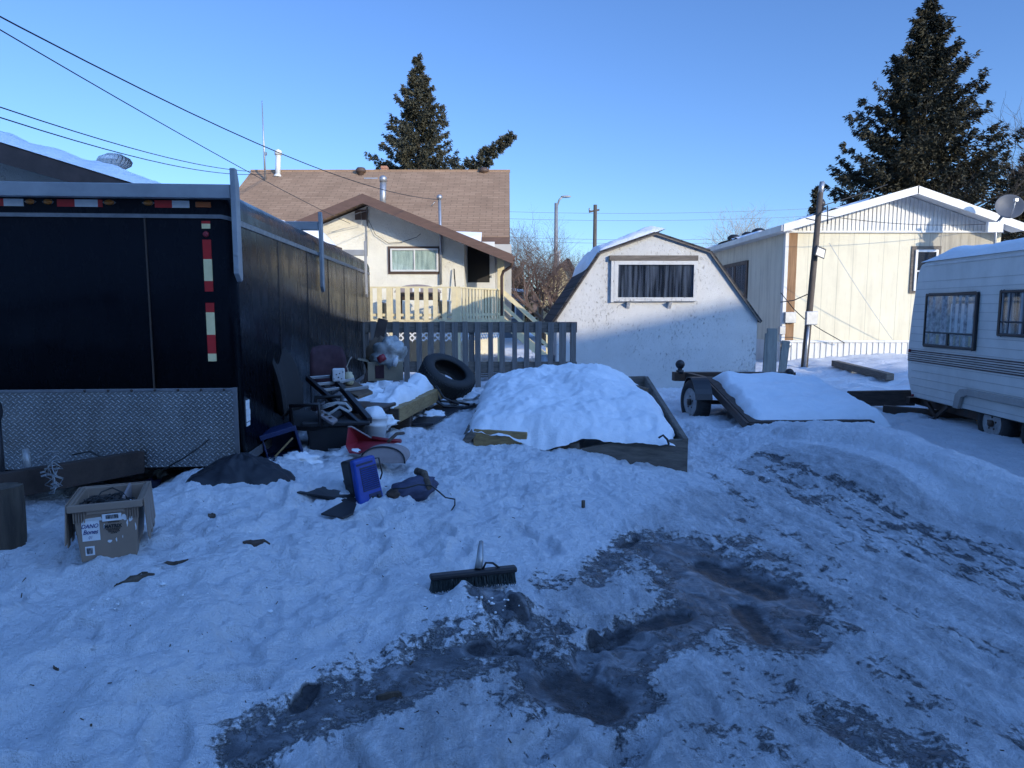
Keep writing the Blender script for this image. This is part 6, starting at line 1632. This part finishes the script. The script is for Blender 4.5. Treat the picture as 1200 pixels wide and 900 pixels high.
# --- broom half buried
b0, b1 = GP(504, 690), GP(605, 688)
b0.z = b1.z = max(gz(b0.x, b0.y), .05) + .062
br_ = thing('push_broom', 'dark push broom head with green bristles frozen in the snow', 'broom', tuple(b0.lerp(b1, .5)))
bo_ = Vector(br_.location)
MB().bar(b0 - bo_, b1 - bo_, .055, .030).build('head', M_blackp, br_, .010)
q = MB(); rr = random.Random(8)
d_ = (b1 - b0)
for k in range(900):
    f = rr.uniform(.015, .985); p = d_ * (f - .5) + Vector((0, rr.uniform(-.024, .024), -.014)); e = p + Vector((rr.uniform(-.012, .012), -.012 + rr.uniform(-.02, .02), -.058))
    q.bar(p, e, .003, .003)
q.build('bristles', mat('dark_green_bristles', (.02, .035, .035), (.012, .02, .022), .6), br_)
q = MB(); a = d_ * .05 + Vector((0, .01, .014)); q.tube([a, a + Vector((.008, .03, .05)), a + Vector((.01, .06, .10)), a + Vector((.012, .10, .115))], [.022, .020, .015, .012], 10)
q.build('socket', M_galv, br_)
q = MB(); q.tube([d_ * .10 + Vector((0, 0, .012)), d_ * .14 + Vector((0, .01, .045)), d_ * .22 + Vector((0, .01, .04)), d_ * .30 + Vector((0, .0, .012))], .006, 8); q.build('brace', M_blackp, br_)
# --- peg, bark scraps, sticks
p = GP(683.5, 595); pg = MB().tube([p + Vector((0, 0, -.02)), p + Vector((0, 0, .055))], .014, 10); tag(pg.build('peg', M_bark), 'short dark peg standing alone in the trodden snow', 'peg')
def chip(px, py, L, Wd, rz, m, label, cat='wood scrap', name='bark_scrap', th=.02):
    p = GP(px, py); q = MB(); n = 18; rr = random.Random(int(px)); Wd *= .75
    top = []; 
    for k in range(n):
        a = 6.2832 * k / n; f = rr.uniform(.7, 1.1); x, y = L / 2 * math.cos(a) * f, Wd / 2 * math.sin(a) * f
        x, y = x * math.cos(rz) - y * math.sin(rz), x * math.sin(rz) + y * math.cos(rz); top.append((p.x + x, p.y + y, gz(p.x + x, p.y + y) - .012 + rr.uniform(0, .006)))
    q.prism(top, (0, 0, th)); return tag(q.build(name, m, None, .003), label, cat)
chip(300, 638, .15, .055, R(20), M_darkwood, 'reddish bark scrap on the snow right of the tote')
chip(157, 679, .20, .05, R(26), M_bark, 'longest dark wood splinter on the snow below the tote')
chip(205, 662, .13, .03, R(30), M_bark, 'thin dark splinter tip on the snow below the tote right corner')
chip(248, 607, .05, .035, R(0), M_bark, 'tiny dark bark flake on the snow below the tarp')
chip(455, 815, .10, .022, R(12), M_bark, 'dark twig lying on the ice near the bottom of the yard')
chip(66, 785, .02, .03, R(0), M_bark, 'small black bit on the snow at lower left')
# loose specks of bark and grit
rr = random.Random(44); q = MB()
for k in range(190):
    if k < 130: px, py = rr.uniform(0, 760), rr.uniform(590, 895)
    else: px, py = rr.uniform(450, 1190), rr.uniform(540, 890)
    p = G(px, py, .1); 
    if p.y > 8 or p.y < 1.9: continue
    z = gz(p.x, p.y); s = rr.uniform(.0015, .0042) * (1.8 if rr.random() < .08 else 1); a = rr.uniform(0, 3.1); l = s * rr.choice((1, 1.5, 3, 5))
    q.bar((p.x, p.y, z + .001), (p.x + l * math.cos(a), p.y + l * math.sin(a), gz(p.x + l * math.cos(a), p.y + l * math.sin(a)) + .003), s, s)
tag(q.build('debris', M_bark), 'tiny scattered specks of bark and grit on the snow', 'debris', None, 'stuff')
# clutter seen through the fence behind
rr = random.Random(6)
for k, (px, py, Y, w, h, m, lb) in enumerate([(608, 408, 14.5, .5, .55, M_bag, 'white wrapped bundle behind the right part of the fence'), (575, 415, 15.5, 1.1, .22, M_greyplank, 'low grey pallet heap behind the middle of the fence'), (640, 405, 14.0, .35, .6, M_galv, 'grey metal drum behind the right end of the fence')]):
    p = W(px, py, Y); z = gz(p.x, p.y); q = MB()
    if k == 0: q.blob((0, 0, h * .45), (w * .5, w * .4, h * .55), 3, .35, 2)
    elif k == 1:
        for i in range(5): q.bar((-w / 2, -.3 + i * .15, .05 + .03 * i), (w / 2, -.28 + i * .15, .12 + .03 * i), .1, .03)
        for x in (-.4, .4): q.box(x - .04, x + .04, -.35, .35, -.05, .06)
    else: q.lathe([(w * .5, 0), (w * .5, h * .3), (w * .53, h * .32), (w * .5, h * .35), (w * .5, h * .65), (w * .53, h * .67), (w * .5, h * .7), (w * .5, h), (w * .45, h), (.001, h - .02)], 24)
    tag(q.build(['bundle', 'pallet', 'drum'][k], m, None, 0, (p.x, p.y, z)), lb, ['bundle', 'pallet', 'drum'][k])

# loose clods of snow along broken edges
rr = random.Random(91); q = MB()
lines = [[(503, 700), (606, 712)], [(560, 532), (640, 548), (700, 560), (800, 566)], [(850, 520), (940, 565), (1040, 605), (1190, 655)], [(180, 600), (330, 640), (480, 640)], [(20, 720), (200, 690), (380, 720)]]
n = 0
while n < 110:
    L_ = rr.choice(lines); i = rr.randrange(len(L_) - 1); f = rr.random()
    px = L_[i][0] + (L_[i + 1][0] - L_[i][0]) * f + rr.gauss(0, 16); py = L_[i][1] + (L_[i + 1][1] - L_[i][1]) * f + rr.gauss(0, 9)
    p = GP(px, min(890, py)); s = rr.uniform(.003, .008) * (1.8 if rr.random() < .08 else 1)
    q.blob((p.x, p.y, p.z + s * .15), (s * rr.uniform(.8, 1.4), s * rr.uniform(.8, 1.4), s * rr.uniform(.55, .9)), n, .5, 2.0, 8); n += 1
tag(q.build('snow_clods', SNOW), 'loose crumbs and clods of snow along the broken edges', 'snow', None, 'stuff')

# snow caught on and between the junk
for k, (x, y, z, rx, ry, rz_, lb) in enumerate([(-.95, 8.1, .33, .16, .22, .05, 'snow patch on the black sheet beside the timber box'), (-1.42, 5.95, .30, .20, .10, .07, 'snow heap between the black bin and the red scoop'), (-1.78, 5.62, .32, .17, .10, .08, 'snow heap in front of the dark blue crate'), (-.62, 9.0, .40, .22, .20, .10, 'snow lump behind the hoses under the tyre'), (-1.30, 6.62, .50, .17, .14, .07, 'snow lump between the bucket and the timber box'), (-.30, 9.3, .32, .25, .2, .12, 'snow lump between the tyre and the plank box'), (-1.75, 8.9, .45, .35, .3, .18, 'snow heap below the cardboard box')]):
    tag(MB().blob((x, y, z), (rx, ry, rz_), 40 + k, .55, 2.4, 26).build('snow', SNOW), lb, 'snow', None, 'stuff')
